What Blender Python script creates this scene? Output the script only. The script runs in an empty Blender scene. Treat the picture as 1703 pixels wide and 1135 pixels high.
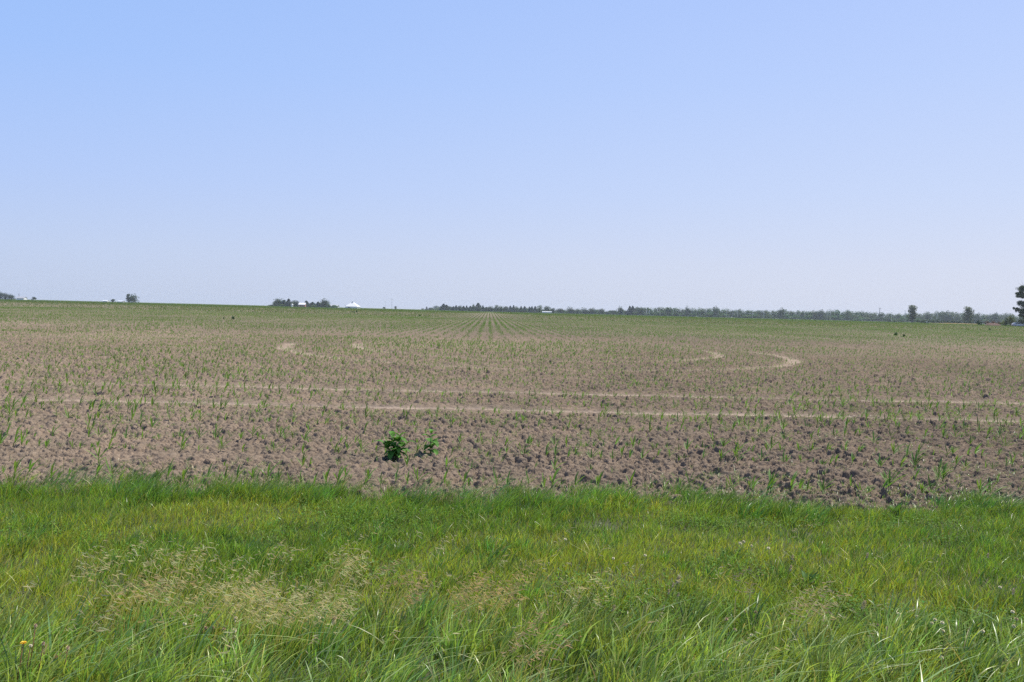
import bpy, math, random
import numpy as np
from mathutils import Matrix, Vector

# ------------------------------------------------------------------ camera, light, exposure
scene = bpy.context.scene
C = scene.collection
R = math.radians
FPX, PW, PH, EYE = 1375.0, 1703.0, 1135.0, 1.65          # focal length in photo pixels, eye height
YAW, PITCH, ROLL = R(-1.62), R(-2.05), R(1.444)

cam_data = bpy.data.cameras.new('camera')
cam = bpy.data.objects.new('camera', cam_data)
C.objects.link(cam)
cam_data.sensor_width = 36.0
cam_data.lens = 36.0 * FPX / PW
cam_data.clip_start = 0.1
cam_data.clip_end = 12000
CAMM = Matrix.Rotation(YAW, 4, 'Z') @ Matrix.Rotation(R(90) + PITCH, 4, 'X') @ Matrix.Rotation(ROLL, 4, 'Z')
cam.matrix_world = Matrix.Translation((0, 0, EYE)) @ CAMM
scene.camera = cam

EXPOSURE = 0.35
SUN_EL, SUN_AZ = R(58), R(48)      # azimuth: to the right of the view direction (+Y), clockwise
world = bpy.data.worlds.new('World')
scene.world = world
world.use_nodes = True
wn = world.node_tree
wn.nodes.clear()
sky = wn.nodes.new('ShaderNodeTexSky')
sky.sky_type = 'NISHITA'
sky.sun_disc = False
sky.sun_elevation = SUN_EL
sky.sun_rotation = SUN_AZ
sky.altitude = 200
sky.air_density = 1.0
sky.dust_density = 1.6
sky.ozone_density = 2.5
bg = wn.nodes.new('ShaderNodeBackground')
bg.inputs['Strength'].default_value = 0.115
wout = wn.nodes.new('ShaderNodeOutputWorld')
# clear blue overhead, paler and faintly violet low down and towards the sun
geo_ = wn.nodes.new('ShaderNodeTexCoord')
sep_ = wn.nodes.new('ShaderNodeSeparateXYZ'); wn.links.new(geo_.outputs['Generated'], sep_.inputs[0])
def sky_ramp(cols):
    r = wn.nodes.new('ShaderNodeValToRGB'); wn.links.new(sep_.outputs['Z'], r.inputs['Fac'])
    e = r.color_ramp.elements
    while len(e) < len(cols): e.new(.5)
    for k, (p_, c_) in enumerate(cols): e[k].position = p_; e[k].color = (*c_, 1)
    return r
SKY_A = sky_ramp([(0, (.55, .635, .83)), (.06, (.525, .635, .89)), (.14, (.45, .60, .96)), (.26, (.36, .555, .99)), (.38, (.315, .515, .965)), (.62, (.10, .22, .55)), (1, (.05, .12, .38))])
SKY_B = sky_ramp([(0, (.68, .72, .86)), (.06, (.66, .71, .88)), (.14, (.59, .69, .94)), (.26, (.505, .64, .98)), (.38, (.44, .585, .99)), (.62, (.15, .27, .58)), (1, (.06, .13, .38))])
dot_ = wn.nodes.new('ShaderNodeVectorMath'); dot_.operation = 'DOT_PRODUCT'
wn.links.new(geo_.outputs['Generated'], dot_.inputs[0]); dot_.inputs[1].default_value = (math.sin(R(60)), math.cos(R(60)), 0)
mr_ = wn.nodes.new('ShaderNodeMapRange'); mr_.inputs['From Min'].default_value = -.05; mr_.inputs['From Max'].default_value = .9
wn.links.new(dot_.outputs['Value'], mr_.inputs['Value'])
mx_ = wn.nodes.new('ShaderNodeMix'); mx_.data_type = 'RGBA'
wn.links.new(mr_.outputs[0], mx_.inputs['Factor']); wn.links.new(SKY_A.outputs[0], mx_.inputs['A']); wn.links.new(SKY_B.outputs[0], mx_.inputs['B'])
gain_ = wn.nodes.new('ShaderNodeVectorMath'); gain_.operation = 'SCALE'; gain_.inputs['Scale'].default_value = 1 / (.115 * 2 ** EXPOSURE)
wn.links.new(mx_.outputs['Result'], gain_.inputs[0])
fin_ = wn.nodes.new('ShaderNodeMix'); fin_.data_type = 'RGBA'; fin_.inputs['Factor'].default_value = .93
wn.links.new(sky.outputs[0], fin_.inputs['A']); wn.links.new(gain_.outputs[0], fin_.inputs['B'])
wn.links.new(fin_.outputs['Result'], bg.inputs[0])
wn.links.new(bg.outputs[0], wout.inputs[0])

sun_data = bpy.data.lights.new('sun', 'SUN')
sun_data.energy = 5.0
sun_data.angle = R(0.53)
sun_data.color = (1.0, 0.945, 0.86)
sun = bpy.data.objects.new('sun', sun_data)
C.objects.link(sun)
sdir = Vector((math.sin(SUN_AZ) * math.cos(SUN_EL), math.cos(SUN_AZ) * math.cos(SUN_EL), math.sin(SUN_EL)))
sun.rotation_euler = sdir.to_track_quat('Z', 'Y').to_euler()

scene.view_settings.view_transform = 'Standard'
scene.view_settings.look = 'None'
scene.view_settings.exposure = EXPOSURE
scene.view_settings.gamma = 1.0
scene.cycles.max_bounces = 6
scene.cycles.transparent_max_bounces = 6
scene.cycles.volume_bounces = 0
scene.cycles.use_denoising = False
scene.cycles.use_adaptive_sampling = True
scene.cycles.adaptive_threshold = 0.003

rng = np.random.default_rng(11)
random.seed(11)

# ------------------------------------------------------------------ helpers
def tag(o, label=None, cat=None, group=None, kind=None):
    if label: o['label'] = label
    if cat: o['category'] = cat
    if group: o['group'] = group
    if kind: o['kind'] = kind
    return o

def empty(name, loc, rz=0.0, s=1.0):
    o = bpy.data.objects.new(name, None)
    C.objects.link(o)
    o.location = loc
    o.rotation_euler = (0, 0, rz)
    o.scale = (s, s, s)
    o.empty_display_size = 0.1
    return o

def link(name, me, parent=None, loc=None, rz=0.0, s=1.0):
    o = bpy.data.objects.new(name, me)
    C.objects.link(o)
    if parent: o.parent = parent
    if loc is not None: o.location = loc
    o.rotation_euler = (0, 0, rz)
    o.scale = (s, s, s) if not hasattr(s, '__len__') else s
    return o

def mesh_np(name, verts, quads=None, tris=None, mat=None, tint=None, attrs=None, smooth=True):
    verts = np.asarray(verts, dtype=np.float32).reshape(-1, 3)
    quads = np.zeros((0, 4), np.int32) if quads is None else np.asarray(quads, np.int32).reshape(-1, 4)
    tris = np.zeros((0, 3), np.int32) if tris is None else np.asarray(tris, np.int32).reshape(-1, 3)
    me = bpy.data.meshes.new(name)
    me.vertices.add(len(verts))
    me.vertices.foreach_set('co', verts.ravel())
    nq, nt = len(quads), len(tris)
    me.loops.add(nq * 4 + nt * 3)
    me.loops.foreach_set('vertex_index', np.concatenate([quads.ravel(), tris.ravel()]).astype(np.int32))
    me.polygons.add(nq + nt)
    starts = np.concatenate([np.arange(nq) * 4, nq * 4 + np.arange(nt) * 3]).astype(np.int32)
    me.polygons.foreach_set('loop_start', starts)
    me.polygons.foreach_set('use_smooth', np.full(nq + nt, smooth, dtype=bool))
    me.update(calc_edges=True)
    if tint is not None:
        a = me.attributes.new('tint', 'FLOAT_COLOR', 'POINT')
        t = np.ones((len(verts), 4), np.float32)
        t[:, :3] = tint
        a.data.foreach_set('color', t.ravel())
    for k, v in (attrs or {}).items():
        a = me.attributes.new(k, 'FLOAT', 'POINT')
        a.data.foreach_set('value', np.asarray(v, np.float32).ravel())
    if mat: me.materials.append(mat)
    return me

def mesh_py(name, verts, faces, mat, smooth=False, bevel=0.0):
    me = bpy.data.meshes.new(name)
    me.from_pydata([tuple(v) for v in verts], [], faces)
    me.update()
    if smooth:
        me.polygons.foreach_set('use_smooth', [True] * len(me.polygons))
    me.materials.append(mat)
    return me

class MB:                                   # collects boxes, tubes and prisms for one mesh
    def __init__(s): s.v, s.f = [], []
    def box(s, c, d, rz=0):
        b = len(s.v)
        cs, sn = math.cos(rz), math.sin(rz)
        for z in (-.5, .5):
            for x, y in ((-.5, -.5), (.5, -.5), (.5, .5), (-.5, .5)):
                X, Y = x * d[0], y * d[1]
                s.v.append((c[0] + X * cs - Y * sn, c[1] + X * sn + Y * cs, c[2] + z * d[2]))
        s.f += [tuple(b + i for i in q) for q in ((3, 2, 1, 0), (4, 5, 6, 7), (0, 1, 5, 4), (1, 2, 6, 5), (2, 3, 7, 6), (3, 0, 4, 7))]
        return s
    def tube(s, pts, rad, n=6):
        b = len(s.v)
        for i, p in enumerate(pts):
            p = Vector(p)
            d = (Vector(pts[min(i + 1, len(pts) - 1)]) - Vector(pts[max(i - 1, 0)])).normalized()
            u = d.cross(Vector((0.13, 1, 0.2))).normalized(); w = d.cross(u)
            r = rad[i] if hasattr(rad, '__len__') else rad
            for k in range(n):
                a = 2 * math.pi * k / n
                s.v.append(tuple(p + u * math.cos(a) * r + w * math.sin(a) * r))
        for i in range(len(pts) - 1):
            for k in range(n):
                s.f.append((b + i * n + k, b + i * n + (k + 1) % n, b + (i + 1) * n + (k + 1) % n, b + (i + 1) * n + k))
        s.f.append(tuple(b + k for k in reversed(range(n))))
        s.f.append(tuple(b + (len(pts) - 1) * n + k for k in range(n)))
        return s
    def prism(s, prof, y0, y1):               # profile in (x, z), extruded along y
        b, n = len(s.v), len(prof)
        s.v += [(x, y0, z) for x, z in prof] + [(x, y1, z) for x, z in prof]
        s.f.append(tuple(b + i for i in range(n))); s.f.append(tuple(b + n + i for i in reversed(range(n))))
        for i in range(n):
            j = (i + 1) % n
            s.f.append((b + i, b + n + i, b + n + j, b + j))
        return s
    def mesh(s, name, mat, smooth=False): return mesh_py(name, s.v, s.f, mat, smooth)

def hash2(ix, iy, seed):
    h = (ix.astype(np.int64) * 374761393 + iy.astype(np.int64) * 668265263 + seed * 2147483647) & 0xffffffff
    h = ((h ^ (h >> 13)) * 1274126177) & 0xffffffff
    h = ((h ^ (h >> 15)) * 2246822519) & 0xffffffff
    h = h ^ (h >> 16)
    return (h & 0xffffff).astype(np.float32) / np.float32(0xffffff)

def vnoise(x, y, seed=0):
    x = np.asarray(x, np.float64); y = np.asarray(y, np.float64)
    ix, iy = np.floor(x), np.floor(y)
    fx, fy = (x - ix).astype(np.float32), (y - iy).astype(np.float32)
    fx = fx * fx * (3 - 2 * fx); fy = fy * fy * (3 - 2 * fy)
    a, b = hash2(ix, iy, seed), hash2(ix + 1, iy, seed)
    c, d = hash2(ix, iy + 1, seed), hash2(ix + 1, iy + 1, seed)
    return (a * (1 - fx) + b * fx) * (1 - fy) + (c * (1 - fx) + d * fx) * fy

def fbm(x, y, seed=0, octs=3):
    s, a, t = 0, 1.0, 0
    for k in range(octs):
        s = s + a * vnoise(x * 2 ** k, y * 2 ** k, seed + 17 * k); t += a; a *= 0.5
    return s / t

def sstep(a, b, x):
    t = np.clip((x - a) / (b - a), 0, 1)
    return t * t * (3 - 2 * t)

def ray(px, py):
    d = CAMM @ Vector(((px - PW / 2) / FPX, -(py - PH / 2) / FPX, -1.0))
    return d

def on_plane(px, py, z=0.0):                 # where the sight line through a photo pixel meets height z
    d = ray(px, py)
    t = (z - EYE) / d.z
    return d.x * t, d.y * t

def horizon(px): return 496.7 + 0.0252 * px

def at_depth(px, Y):
    d = ray(px, horizon(px))
    return d.x / d.y * Y, Y

def terrain(x, y):                           # the field swells by less than a metre far out
    return 0.8 * sstep(90., 320., np.asarray(y, np.float64))

def far(px, Y, dz=0.0):
    x, y = at_depth(px, Y)
    return (x, y, float(terrain(x, y)) + dz)

# ------------------------------------------------------------------ materials
def new_mat(name):
    m = bpy.data.materials.new(name)
    m.use_nodes = True
    return m, m.node_tree, m.node_tree.nodes, m.node_tree.nodes['Principled BSDF']

def plain(name, col, rough=0.7, noise=0.12, scale=3.0, metal=0.0, bump=0.0):
    m, t, n, p = new_mat(name)
    tc = n.new('ShaderNodeTexCoord')
    nz = n.new('ShaderNodeTexNoise'); nz.inputs['Scale'].default_value = scale; nz.inputs['Detail'].default_value = 5
    mx = n.new('ShaderNodeMix'); mx.data_type = 'RGBA'
    t.links.new(tc.outputs['Object'], nz.inputs['Vector'])
    t.links.new(nz.outputs['Fac'], mx.inputs['Factor'])
    mx.inputs['A'].default_value = (*[c * (1 - noise * 2) for c in col], 1)
    mx.inputs['B'].default_value = (*[min(1, c * (1 + noise * 2)) for c in col], 1)
    t.links.new(mx.outputs['Result'], p.inputs['Base Color'])
    p.inputs['Roughness'].default_value = rough
    p.inputs['Metallic'].default_value = metal
    if bump:
        b = n.new('ShaderNodeBump'); b.inputs['Strength'].default_value = 0.5; b.inputs['Distance'].default_value = bump
        t.links.new(nz.outputs['Fac'], b.inputs['Height']); t.links.new(b.outputs[0], p.inputs['Normal'])
    return m

def leafy(name, col=None, trans=0.35, rough=0.45, var=0.3, scale=2.0, spec=0.3, tboost=(1.25, 1.3, 0.7)):
    """foliage: colour from the mesh's own tint attribute (or a fixed colour with noise), partly translucent"""
    m, t, n, p = new_mat(name)
    L = t.links.new
    if col is None:
        a = n.new('ShaderNodeAttribute'); a.attribute_name = 'tint'; src = a.outputs['Color']
    else:
        tc = n.new('ShaderNodeTexCoord'); nz = n.new('ShaderNodeTexNoise')
        nz.inputs['Scale'].default_value = scale; nz.inputs['Detail'].default_value = 3
        mx = n.new('ShaderNodeMix'); mx.data_type = 'RGBA'
        mr = n.new('ShaderNodeMapRange'); mr.inputs['From Min'].default_value = .3; mr.inputs['From Max'].default_value = .7
        oi = n.new('ShaderNodeObjectInfo')
        L(tc.outputs['Object'], nz.inputs['Vector']); L(nz.outputs['Fac'], mr.inputs['Value']); L(mr.outputs[0], mx.inputs['Factor'])
        mx.inputs['A'].default_value = (*[c * (1 - var) for c in col], 1)
        mx.inputs['B'].default_value = (col[0] * (1 + var * 1.3), col[1] * (1 + var), col[2] * (1 + var * .5), 1)
        hs = n.new('ShaderNodeHueSaturation')
        mv = n.new('ShaderNodeMapRange'); mv.inputs['To Min'].default_value = .8; mv.inputs['To Max'].default_value = 1.2
        L(oi.outputs['Random'], mv.inputs['Value']); L(mv.outputs[0], hs.inputs['Value']); L(mx.outputs['Result'], hs.inputs['Color'])
        src = hs.outputs[0]
    L(src, p.inputs['Base Color'])
    p.inputs['Roughness'].default_value = rough
    p.inputs['Specular IOR Level'].default_value = spec
    tr = n.new('ShaderNodeBsdfTranslucent')
    ml = n.new('ShaderNodeMix'); ml.data_type = 'RGBA'; ml.blend_type = 'MULTIPLY'; ml.inputs['Factor'].default_value = 1
    L(src, ml.inputs['A']); ml.inputs['B'].default_value = (*tboost, 1)
    L(ml.outputs['Result'], tr.inputs['Color'])
    ms = n.new('ShaderNodeMixShader'); ms.inputs[0].default_value = trans
    L(p.outputs[0], ms.inputs[1]); L(tr.outputs[0], ms.inputs[2])
    L(ms.outputs[0], n['Material Output'].inputs['Surface'])
    return m

def soil_material():
    m, t, n, p = new_mat('dry_clay_soil')
    L = t.links.new
    geo = n.new('ShaderNodeNewGeometry')
    def noise(scale, detail, rough=.6):
        z = n.new('ShaderNodeTexNoise'); z.inputs['Scale'].default_value = scale; z.inputs['Detail'].default_value = detail
        z.inputs['Roughness'].default_value = rough; L(geo.outputs['Position'], z.inputs['Vector']); return z
    fine, mid, broad = noise(38, 5), noise(6, 4), noise(.22, 4)
    r1 = n.new('ShaderNodeValToRGB')
    r1.color_ramp.elements[0].position = .3; r1.color_ramp.elements[0].color = (.130, .097, .072, 1)
    r1.color_ramp.elements[1].position = .72; r1.color_ramp.elements[1].color = (.330, .250, .178, 1)
    add = n.new('ShaderNodeMath'); add.operation = 'MULTIPLY_ADD'; add.inputs[1].default_value = .45
    L(fine.outputs['Fac'], add.inputs[0])
    sc = n.new('ShaderNodeMath'); sc.operation = 'MULTIPLY'; sc.inputs[1].default_value = .55
    L(mid.outputs['Fac'], sc.inputs[0]); L(sc.outputs[0], add.inputs[2])
    L(add.outputs[0], r1.inputs['Fac'])
    wide_ = noise(1.1, 4)
    hue = n.new('ShaderNodeMix'); hue.data_type = 'RGBA'; hue.blend_type = 'MULTIPLY'
    hr = n.new('ShaderNodeMapRange'); hr.inputs['From Min'].default_value = .35; hr.inputs['From Max'].default_value = .65
    L(wide_.outputs['Fac'], hr.inputs['Value']); L(hr.outputs[0], hue.inputs['Factor'])
    L(r1.outputs[0], hue.inputs['A']); hue.inputs['B'].default_value = (.80, .84, .86, 1)
    # tone patches carried by the mesh, darker to the right, and packed pale wheel tracks
    tone = n.new('ShaderNodeAttribute'); tone.attribute_name = 'tone'
    trk = n.new('ShaderNodeAttribute'); trk.attribute_name = 'track'
    grn = n.new('ShaderNodeAttribute'); grn.attribute_name = 'green'
    mt = n.new('ShaderNodeMix'); mt.data_type = 'RGBA'; mt.blend_type = 'MULTIPLY'; mt.inputs['Factor'].default_value = 1
    cmb = n.new('ShaderNodeCombineColor')
    L(tone.outputs['Fac'], cmb.inputs[0]); L(tone.outputs['Fac'], cmb.inputs[1]); L(tone.outputs['Fac'], cmb.inputs[2])
    L(hue.outputs['Result'], mt.inputs['A']); L(cmb.outputs[0], mt.inputs['B'])
    mk = n.new('ShaderNodeMix'); mk.data_type = 'RGBA'
    L(trk.outputs['Fac'], mk.inputs['Factor']); L(mt.outputs['Result'], mk.inputs['A']); mk.inputs['B'].default_value = (.385, .30, .228, 1)
    mg = n.new('ShaderNodeMix'); mg.data_type = 'RGBA'
    gm = n.new('ShaderNodeMath'); gm.operation = 'MULTIPLY_ADD'; gm.use_clamp = True
    L(broad.outputs['Fac'], gm.inputs[0]); gm.inputs[1].default_value = .0; L(grn.outputs['Fac'], gm.inputs[2])
    L(gm.outputs[0], mg.inputs['Factor']); L(mk.outputs['Result'], mg.inputs['A']); mg.inputs['B'].default_value = (.105, .140, .045, 1)
    L(mg.outputs['Result'], p.inputs['Base Color'])
    p.inputs['Roughness'].default_value = .95
    p.inputs['Specular IOR Level'].default_value = .1
    b = n.new('ShaderNodeBump'); b.inputs['Strength'].default_value = .8; b.inputs['Distance'].default_value = .022
    L(fine.outputs['Fac'], b.inputs['Height']); L(b.outputs[0], p.inputs['Normal'])
    return m

M_soil = soil_material()
M_grass = leafy('grass_blade', None, trans=.30, rough=.38, spec=.5, tboost=(1.2, 1.35, .6))
M_corn = leafy('corn_leaf', None, trans=.33, rough=.5, spec=.2, tboost=(1.2, 1.3, .6))
M_cover = leafy('ground_cover_leaf', None, trans=.3, rough=.6, spec=.08)
M_straw = leafy('straw', None, trans=.5, rough=.6, spec=.2, tboost=(1.25, 1.15, .8))
M_verge = plain('verge_thatch', (.055, .065, .022), .95, .3, 30)

# ------------------------------------------------------------------ the field soil (one sheet out to the horizon)
TRACK_A, TRACK_B = 13.85, 16.75
def verge_edge(x): return 6.97 - .036 * x + .30 * (fbm(x * .8, x * 0 + 3, 13) - .5) * 2 + .30 * (vnoise(x * 3.1, x * 0, 14) - .5) + .15 * (vnoise(x * 8, x * 0, 16) - .5)
def track_mask(x, y):
    wob = 0.10 * (fbm(x * .12, y * 0, 5) - .5) * 2
    breakup = .88 + .12 * sstep(.3, .55, fbm(x * .9, y * 2.5, 9))
    left = sstep(-8.5, -4.0, x) * .6 + .4 * sstep(-14, -9, x)
    endr = 1 - .4 * sstep(11.5, 14, x)
    m = np.zeros_like(x)
    for yc, w, k in ((TRACK_A, .17, .95), (TRACK_B, .17, .75)):
        yy = yc + wob + .004 * (x - 0)
        m = np.maximum(m, (1 - sstep(w * .55, w * 1.35, np.abs(y - yy))) * left * endr * k)
    # the tight U-turn: two concentric wheel arcs open towards the far side
    for cx, cy, rx, ry, w in ((2.15, 37.6, 7.95, 10.2, .34), (2.05, 36.3, 10.45, 13.1, .38)):
        ang = np.arctan2(y - cy, x - cx)
        rr = np.sqrt(((x - cx) / rx) ** 2 + ((y - cy) / ry) ** 2)
        dd = np.abs(rr - 1) * (rx + ry) / 2
        a = ang / math.pi
        keep = sstep(.44, .18, a)                    # below the open side
        mid = 1 - .62 * np.exp(-((a + .5) / .20) ** 2)
        m = np.maximum(m, (1 - sstep(w * .3, w * 1.3, dd)) * keep * mid * .8 * (.45 + .8 * fbm(x * 1.3, y * 1.3, 29)))
    # a faint wide scuffed patch on the left of the arcs
    return np.clip(m * breakup, 0, 1)

def clods(x, y, s, seed, hf=.8, prob=1.0):
    """blocky clods: steep sides, tilted tops, each with its own size, angle and height"""
    X, Y = x / s, y / s
    ix, iy = np.floor(X), np.floor(Y)
    best = np.zeros_like(X, dtype=np.float32)
    for dx in (-1, 0, 1):
        for dy in (-1, 0, 1):
            cx, cy = ix + dx, iy + dy
            jx, jy = hash2(cx, cy, seed), hash2(cx, cy, seed + 1)
            r = .26 + .50 * hash2(cx, cy, seed + 2) ** 1.6
            a = 6.283 * hash2(cx, cy, seed + 4)
            ca, sa = np.cos(a), np.sin(a)
            ux, uy = (X - cx - jx).astype(np.float32), (Y - cy - jy).astype(np.float32)
            ex = (ux * ca + uy * sa) / r; ey = (uy * ca - ux * sa) / (r * .78)
            d = .55 * np.maximum(np.abs(ex), np.abs(ey)) + .45 * np.sqrt(ex * ex + ey * ey)
            top = 1 + .42 * ex * (hash2(cx, cy, seed + 6) - .2)
            h = np.minimum(top, 2.3 * np.maximum(1 - d, 0)) * r * (.35 + .75 * hash2(cx, cy, seed + 3))
            if prob < 1: h = h * (hash2(cx, cy, seed + 5) < prob)
            best = np.maximum(best, h)
    return best * s * hf

def roughness(x, y):
    return np.clip(.68 + .18 * sstep(-8, 8, x) + .45 * (fbm(x * .45, y * .45, 21) - .5) + .6 * (fbm(x * 1.6, y * 1.6, 22) - .5), .35, 1.25)

def soil_height(x, y, dist):
    trk = track_mask(x, y)
    calm = np.zeros_like(trk)          # soil pushed flat beside the ruts
    for yc in (TRACK_A, TRACK_B): calm = np.maximum(calm, 1 - sstep(.3, .75, np.abs(y - yc - .004 * x + .12)))
    rg = roughness(x, y) * (1 - .93 * trk) * (1 - .62 * calm * sstep(-12, -5, x)) * (1 + .35 * sstep(14, 30, dist))
    wx = x + .03 * (vnoise(x * 22, y * 22, 3) - .5) + .014 * (vnoise(x * 60, y * 60, 4) - .5)
    wy = y + .03 * (vnoise(x * 22, y * 22, 6) - .5) + .014 * (vnoise(x * 60, y * 60, 7) - .5)
    big = sstep(.45, .65, fbm(x * .7, y * .7, 23))
    h = clods(wx, wy, .105, 31, .6 + .2 * big, .22)
    h = np.maximum(h, clods(wx + 7, wy, .070, 41, .95, .7))
    h = np.maximum(h, clods(wx, wy + 5, .045, 51, 1.05))
    h = h + .55 * clods(wx + 3, wy + 3, .026, 61, 1.0)
    h = h + .006 * (vnoise(x * 80, y * 80, 8) - .5)
    slow = .05 * (fbm(x * .35, y * .35, 71) - .5) + .035 * (fbm(x * 1.4, y * 1.4, 77) - .5)
    return h * rg * 1.8 + slow - .035 * trk - .16 * sstep(.12, -.15, y - verge_edge(x)), trk

ys = [6.3]
while ys[-1] < 70: ys.append(ys[-1] * 1.0013 if ys[-1] < 35 else ys[-1] * 1.003)
while ys[-1] < 2400: ys.append(ys[-1] * 1.02)
ys = np.array(ys)
NU = 1500
us = np.linspace(-1, 1, NU)
Yg = np.repeat(ys[:, None], NU, 1)
Xg = us[None, :] * (.74 * Yg + 1.6)
near = ys < 75
Zg = np.zeros_like(Xg); Tg = np.zeros_like(Xg)
hz, tk = soil_height(Xg[near], Yg[near], Yg[near])
fade = 1 - sstep(50, 74, Yg[near])
Zg[near] = hz * fade
Tg[near] = tk
Zg += terrain(Xg, Yg)
tone = .80 + .42 * fbm(Xg * .12, Yg * .05, 91) - .14 * sstep(-6, 9, Xg / (1 + Yg * .04)) + .12 * (fbm(Xg * .9, Yg * .9, 95) - .5)
tone *= 1 - .12 * sstep(4, 9, Xg) * (1 - sstep(9, 14, Yg))
tone *= 1 - .16 * sstep(42, 60, Yg) * (1 - sstep(200, 260, Yg)) * np.exp(-(Xg / (.35 * Yg)) ** 2)
green = np.clip(.25 * sstep(120, 200, Yg) + .65 * sstep(220, 480, Yg), 0, .9)
nr = len(ys)
idx = (np.arange(nr - 1)[:, None] * NU + np.arange(NU - 1)[None, :]).ravel()
q = np.stack([idx, idx + 1, idx + NU + 1, idx + NU], 1)
me = mesh_np('field_soil', np.stack([Xg, Yg, Zg], -1).reshape(-1, 3), q, None, M_soil,
             attrs={'track': Tg, 'tone': tone, 'green': green})
tag(link('field_soil', me), kind='structure')
del Xg, Yg, Zg, Tg, tone, green, q, idx, hz, tk

# ground sheet under and behind everything, and the verge soil
gx = np.linspace(-2450, 2450, 60); gy = np.linspace(-2450, 2450, 60)
GX, GY = np.meshgrid(gx, gy)
GZ = np.full_like(GX, -.12)
i0 = (np.arange(59)[:, None] * 60 + np.arange(59)[None, :]).ravel()
me = mesh_np('ground', np.stack([GX, GY, GZ], -1).reshape(-1, 3), np.stack([i0, i0 + 1, i0 + 61, i0 + 60], 1), None,
             plain('far_farmland', (.12, .15, .05), .95, .2, .02))
tag(link('ground', me), kind='structure')
gx = np.linspace(-16, 16, 200); gy = np.linspace(-7, 7.45, 150)
GX, GY = np.meshgrid(gx, gy)
def verge_z(x, y): return .035 + .05 * (fbm(x * .9, y * .9, 15) - .5) - .14 * sstep(-.25, .15, y - verge_edge(x))
def stand_z(x, y): return np.maximum(verge_z(x, y), .0)
i0 = (np.arange(149)[:, None] * 200 + np.arange(199)[None, :]).ravel()
me = mesh_np('verge_soil', np.stack([GX, GY, verge_z(GX, GY)], -1).reshape(-1, 3), np.stack([i0, i0 + 1, i0 + 201, i0 + 200], 1), None, M_verge)
tag(link('verge_soil', me), kind='structure')

# ------------------------------------------------------------------ ribbons: grass blades, seed stalks, straw
def ribbons(base, h, w, lean, droop, face, segs=4, power=2.0, wp=.75, twist=0.0):
    """base (N,3); h,w (N); lean (N,2) horizontal travel of the tip / h; droop: tip sag; face: azimuth of blade width"""
    N = len(base)
    ts = np.linspace(0, 1, segs + 1)
    side0 = np.stack([np.cos(face), np.sin(face)], -1)
    V = np.zeros((N, 2 * segs + 1, 3), np.float32)
    for k, t in enumerate(ts):
        px = base[:, 0] + lean[:, 0] * h * t ** power
        py = base[:, 1] + lean[:, 1] * h * t ** power
        pz = base[:, 2] + h * (t - droop * t ** 2.6)
        if k == segs:
            V[:, 2 * k, 0], V[:, 2 * k, 1], V[:, 2 * k, 2] = px, py, pz
        else:
            ww = w * .5 * (1 - t ** 2.2) ** wp * (.75 + .25 * min(1, t * 4))
            V[:, 2 * k] = np.stack([px - side0[:, 0] * ww, py - side0[:, 1] * ww, pz], -1)
            V[:, 2 * k + 1] = np.stack([px + side0[:, 0] * ww, py + side0[:, 1] * ww, pz], -1)
    o = (np.arange(N) * (2 * segs + 1))[:, None]
    qs = np.concatenate([o + np.array([[2 * k, 2 * k + 1, 2 * k + 3, 2 * k + 2]]) for k in range(segs - 1)], 0) if segs > 1 else None
    tr = o + np.array([[2 * segs - 2, 2 * segs - 1, 2 * segs]])
    return V.reshape(-1, 3), qs, tr, 2 * segs + 1

class Batch:
    def __init__(s): s.v, s.q, s.t, s.c, s.n = [], [], [], [], 0
    def add(s, v, q, t, c):
        s.v.append(v); s.c.append(c)
        if q is not None: s.q.append(q + s.n)
        if t is not None: s.t.append(t + s.n)
        s.n += len(v)
    def ribbon(s, *a, col=None, **k):
        v, q, t, per = ribbons(*a, **k)
        s.add(v, q, t, np.repeat(col, per, 0))
    def mesh(s, name, mat):
        return mesh_np(name, np.concatenate(s.v), np.concatenate(s.q) if s.q else None,
                       np.concatenate(s.t) if s.t else None, mat, np.concatenate(s.c))

def jitter_col(base, N, dv=.25, dh=.15):
    base = np.asarray(base, float)
    if base.ndim == 1: base = np.repeat(base[None], N, 0)
    v = 1 + dv * rng.normal(size=(N, 1)); v = np.clip(v, .45, 1.8)
    h = rng.normal(size=(N, 1)) * dh
    c = base * v
    c[:, 0:1] *= 1 + h; c[:, 2:3] *= 1 - h * .5
    return np.clip(c, .004, .9)

WIND = np.array([1.0, .12])
def scatter_verge(n, y0, y1, prob):
    y = rng.uniform(y0, y1, n * 3)
    x = rng.uniform(-1, 1, n * 3) * (.66 * y1 + 1.5)
    k = (np.abs(x) < .66 * y + 1.5)
    x, y = x[k], y[k]
    k = rng.random(len(x)) < prob(x, y)
    return x[k][:n], y[k][:n]

bare = [on_plane(*p) for p in ((668, 872), (1000, 885), (1385, 875), (1560, 885), (240, 990))]
def not_bare(x, y):
    m = np.ones_like(x)
    for bx, by in bare: m *= 1 - .8 * np.exp(-(((x - bx) / .16) ** 2 + ((y - by) / .12) ** 2))
    return m

grass = Batch()
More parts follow.
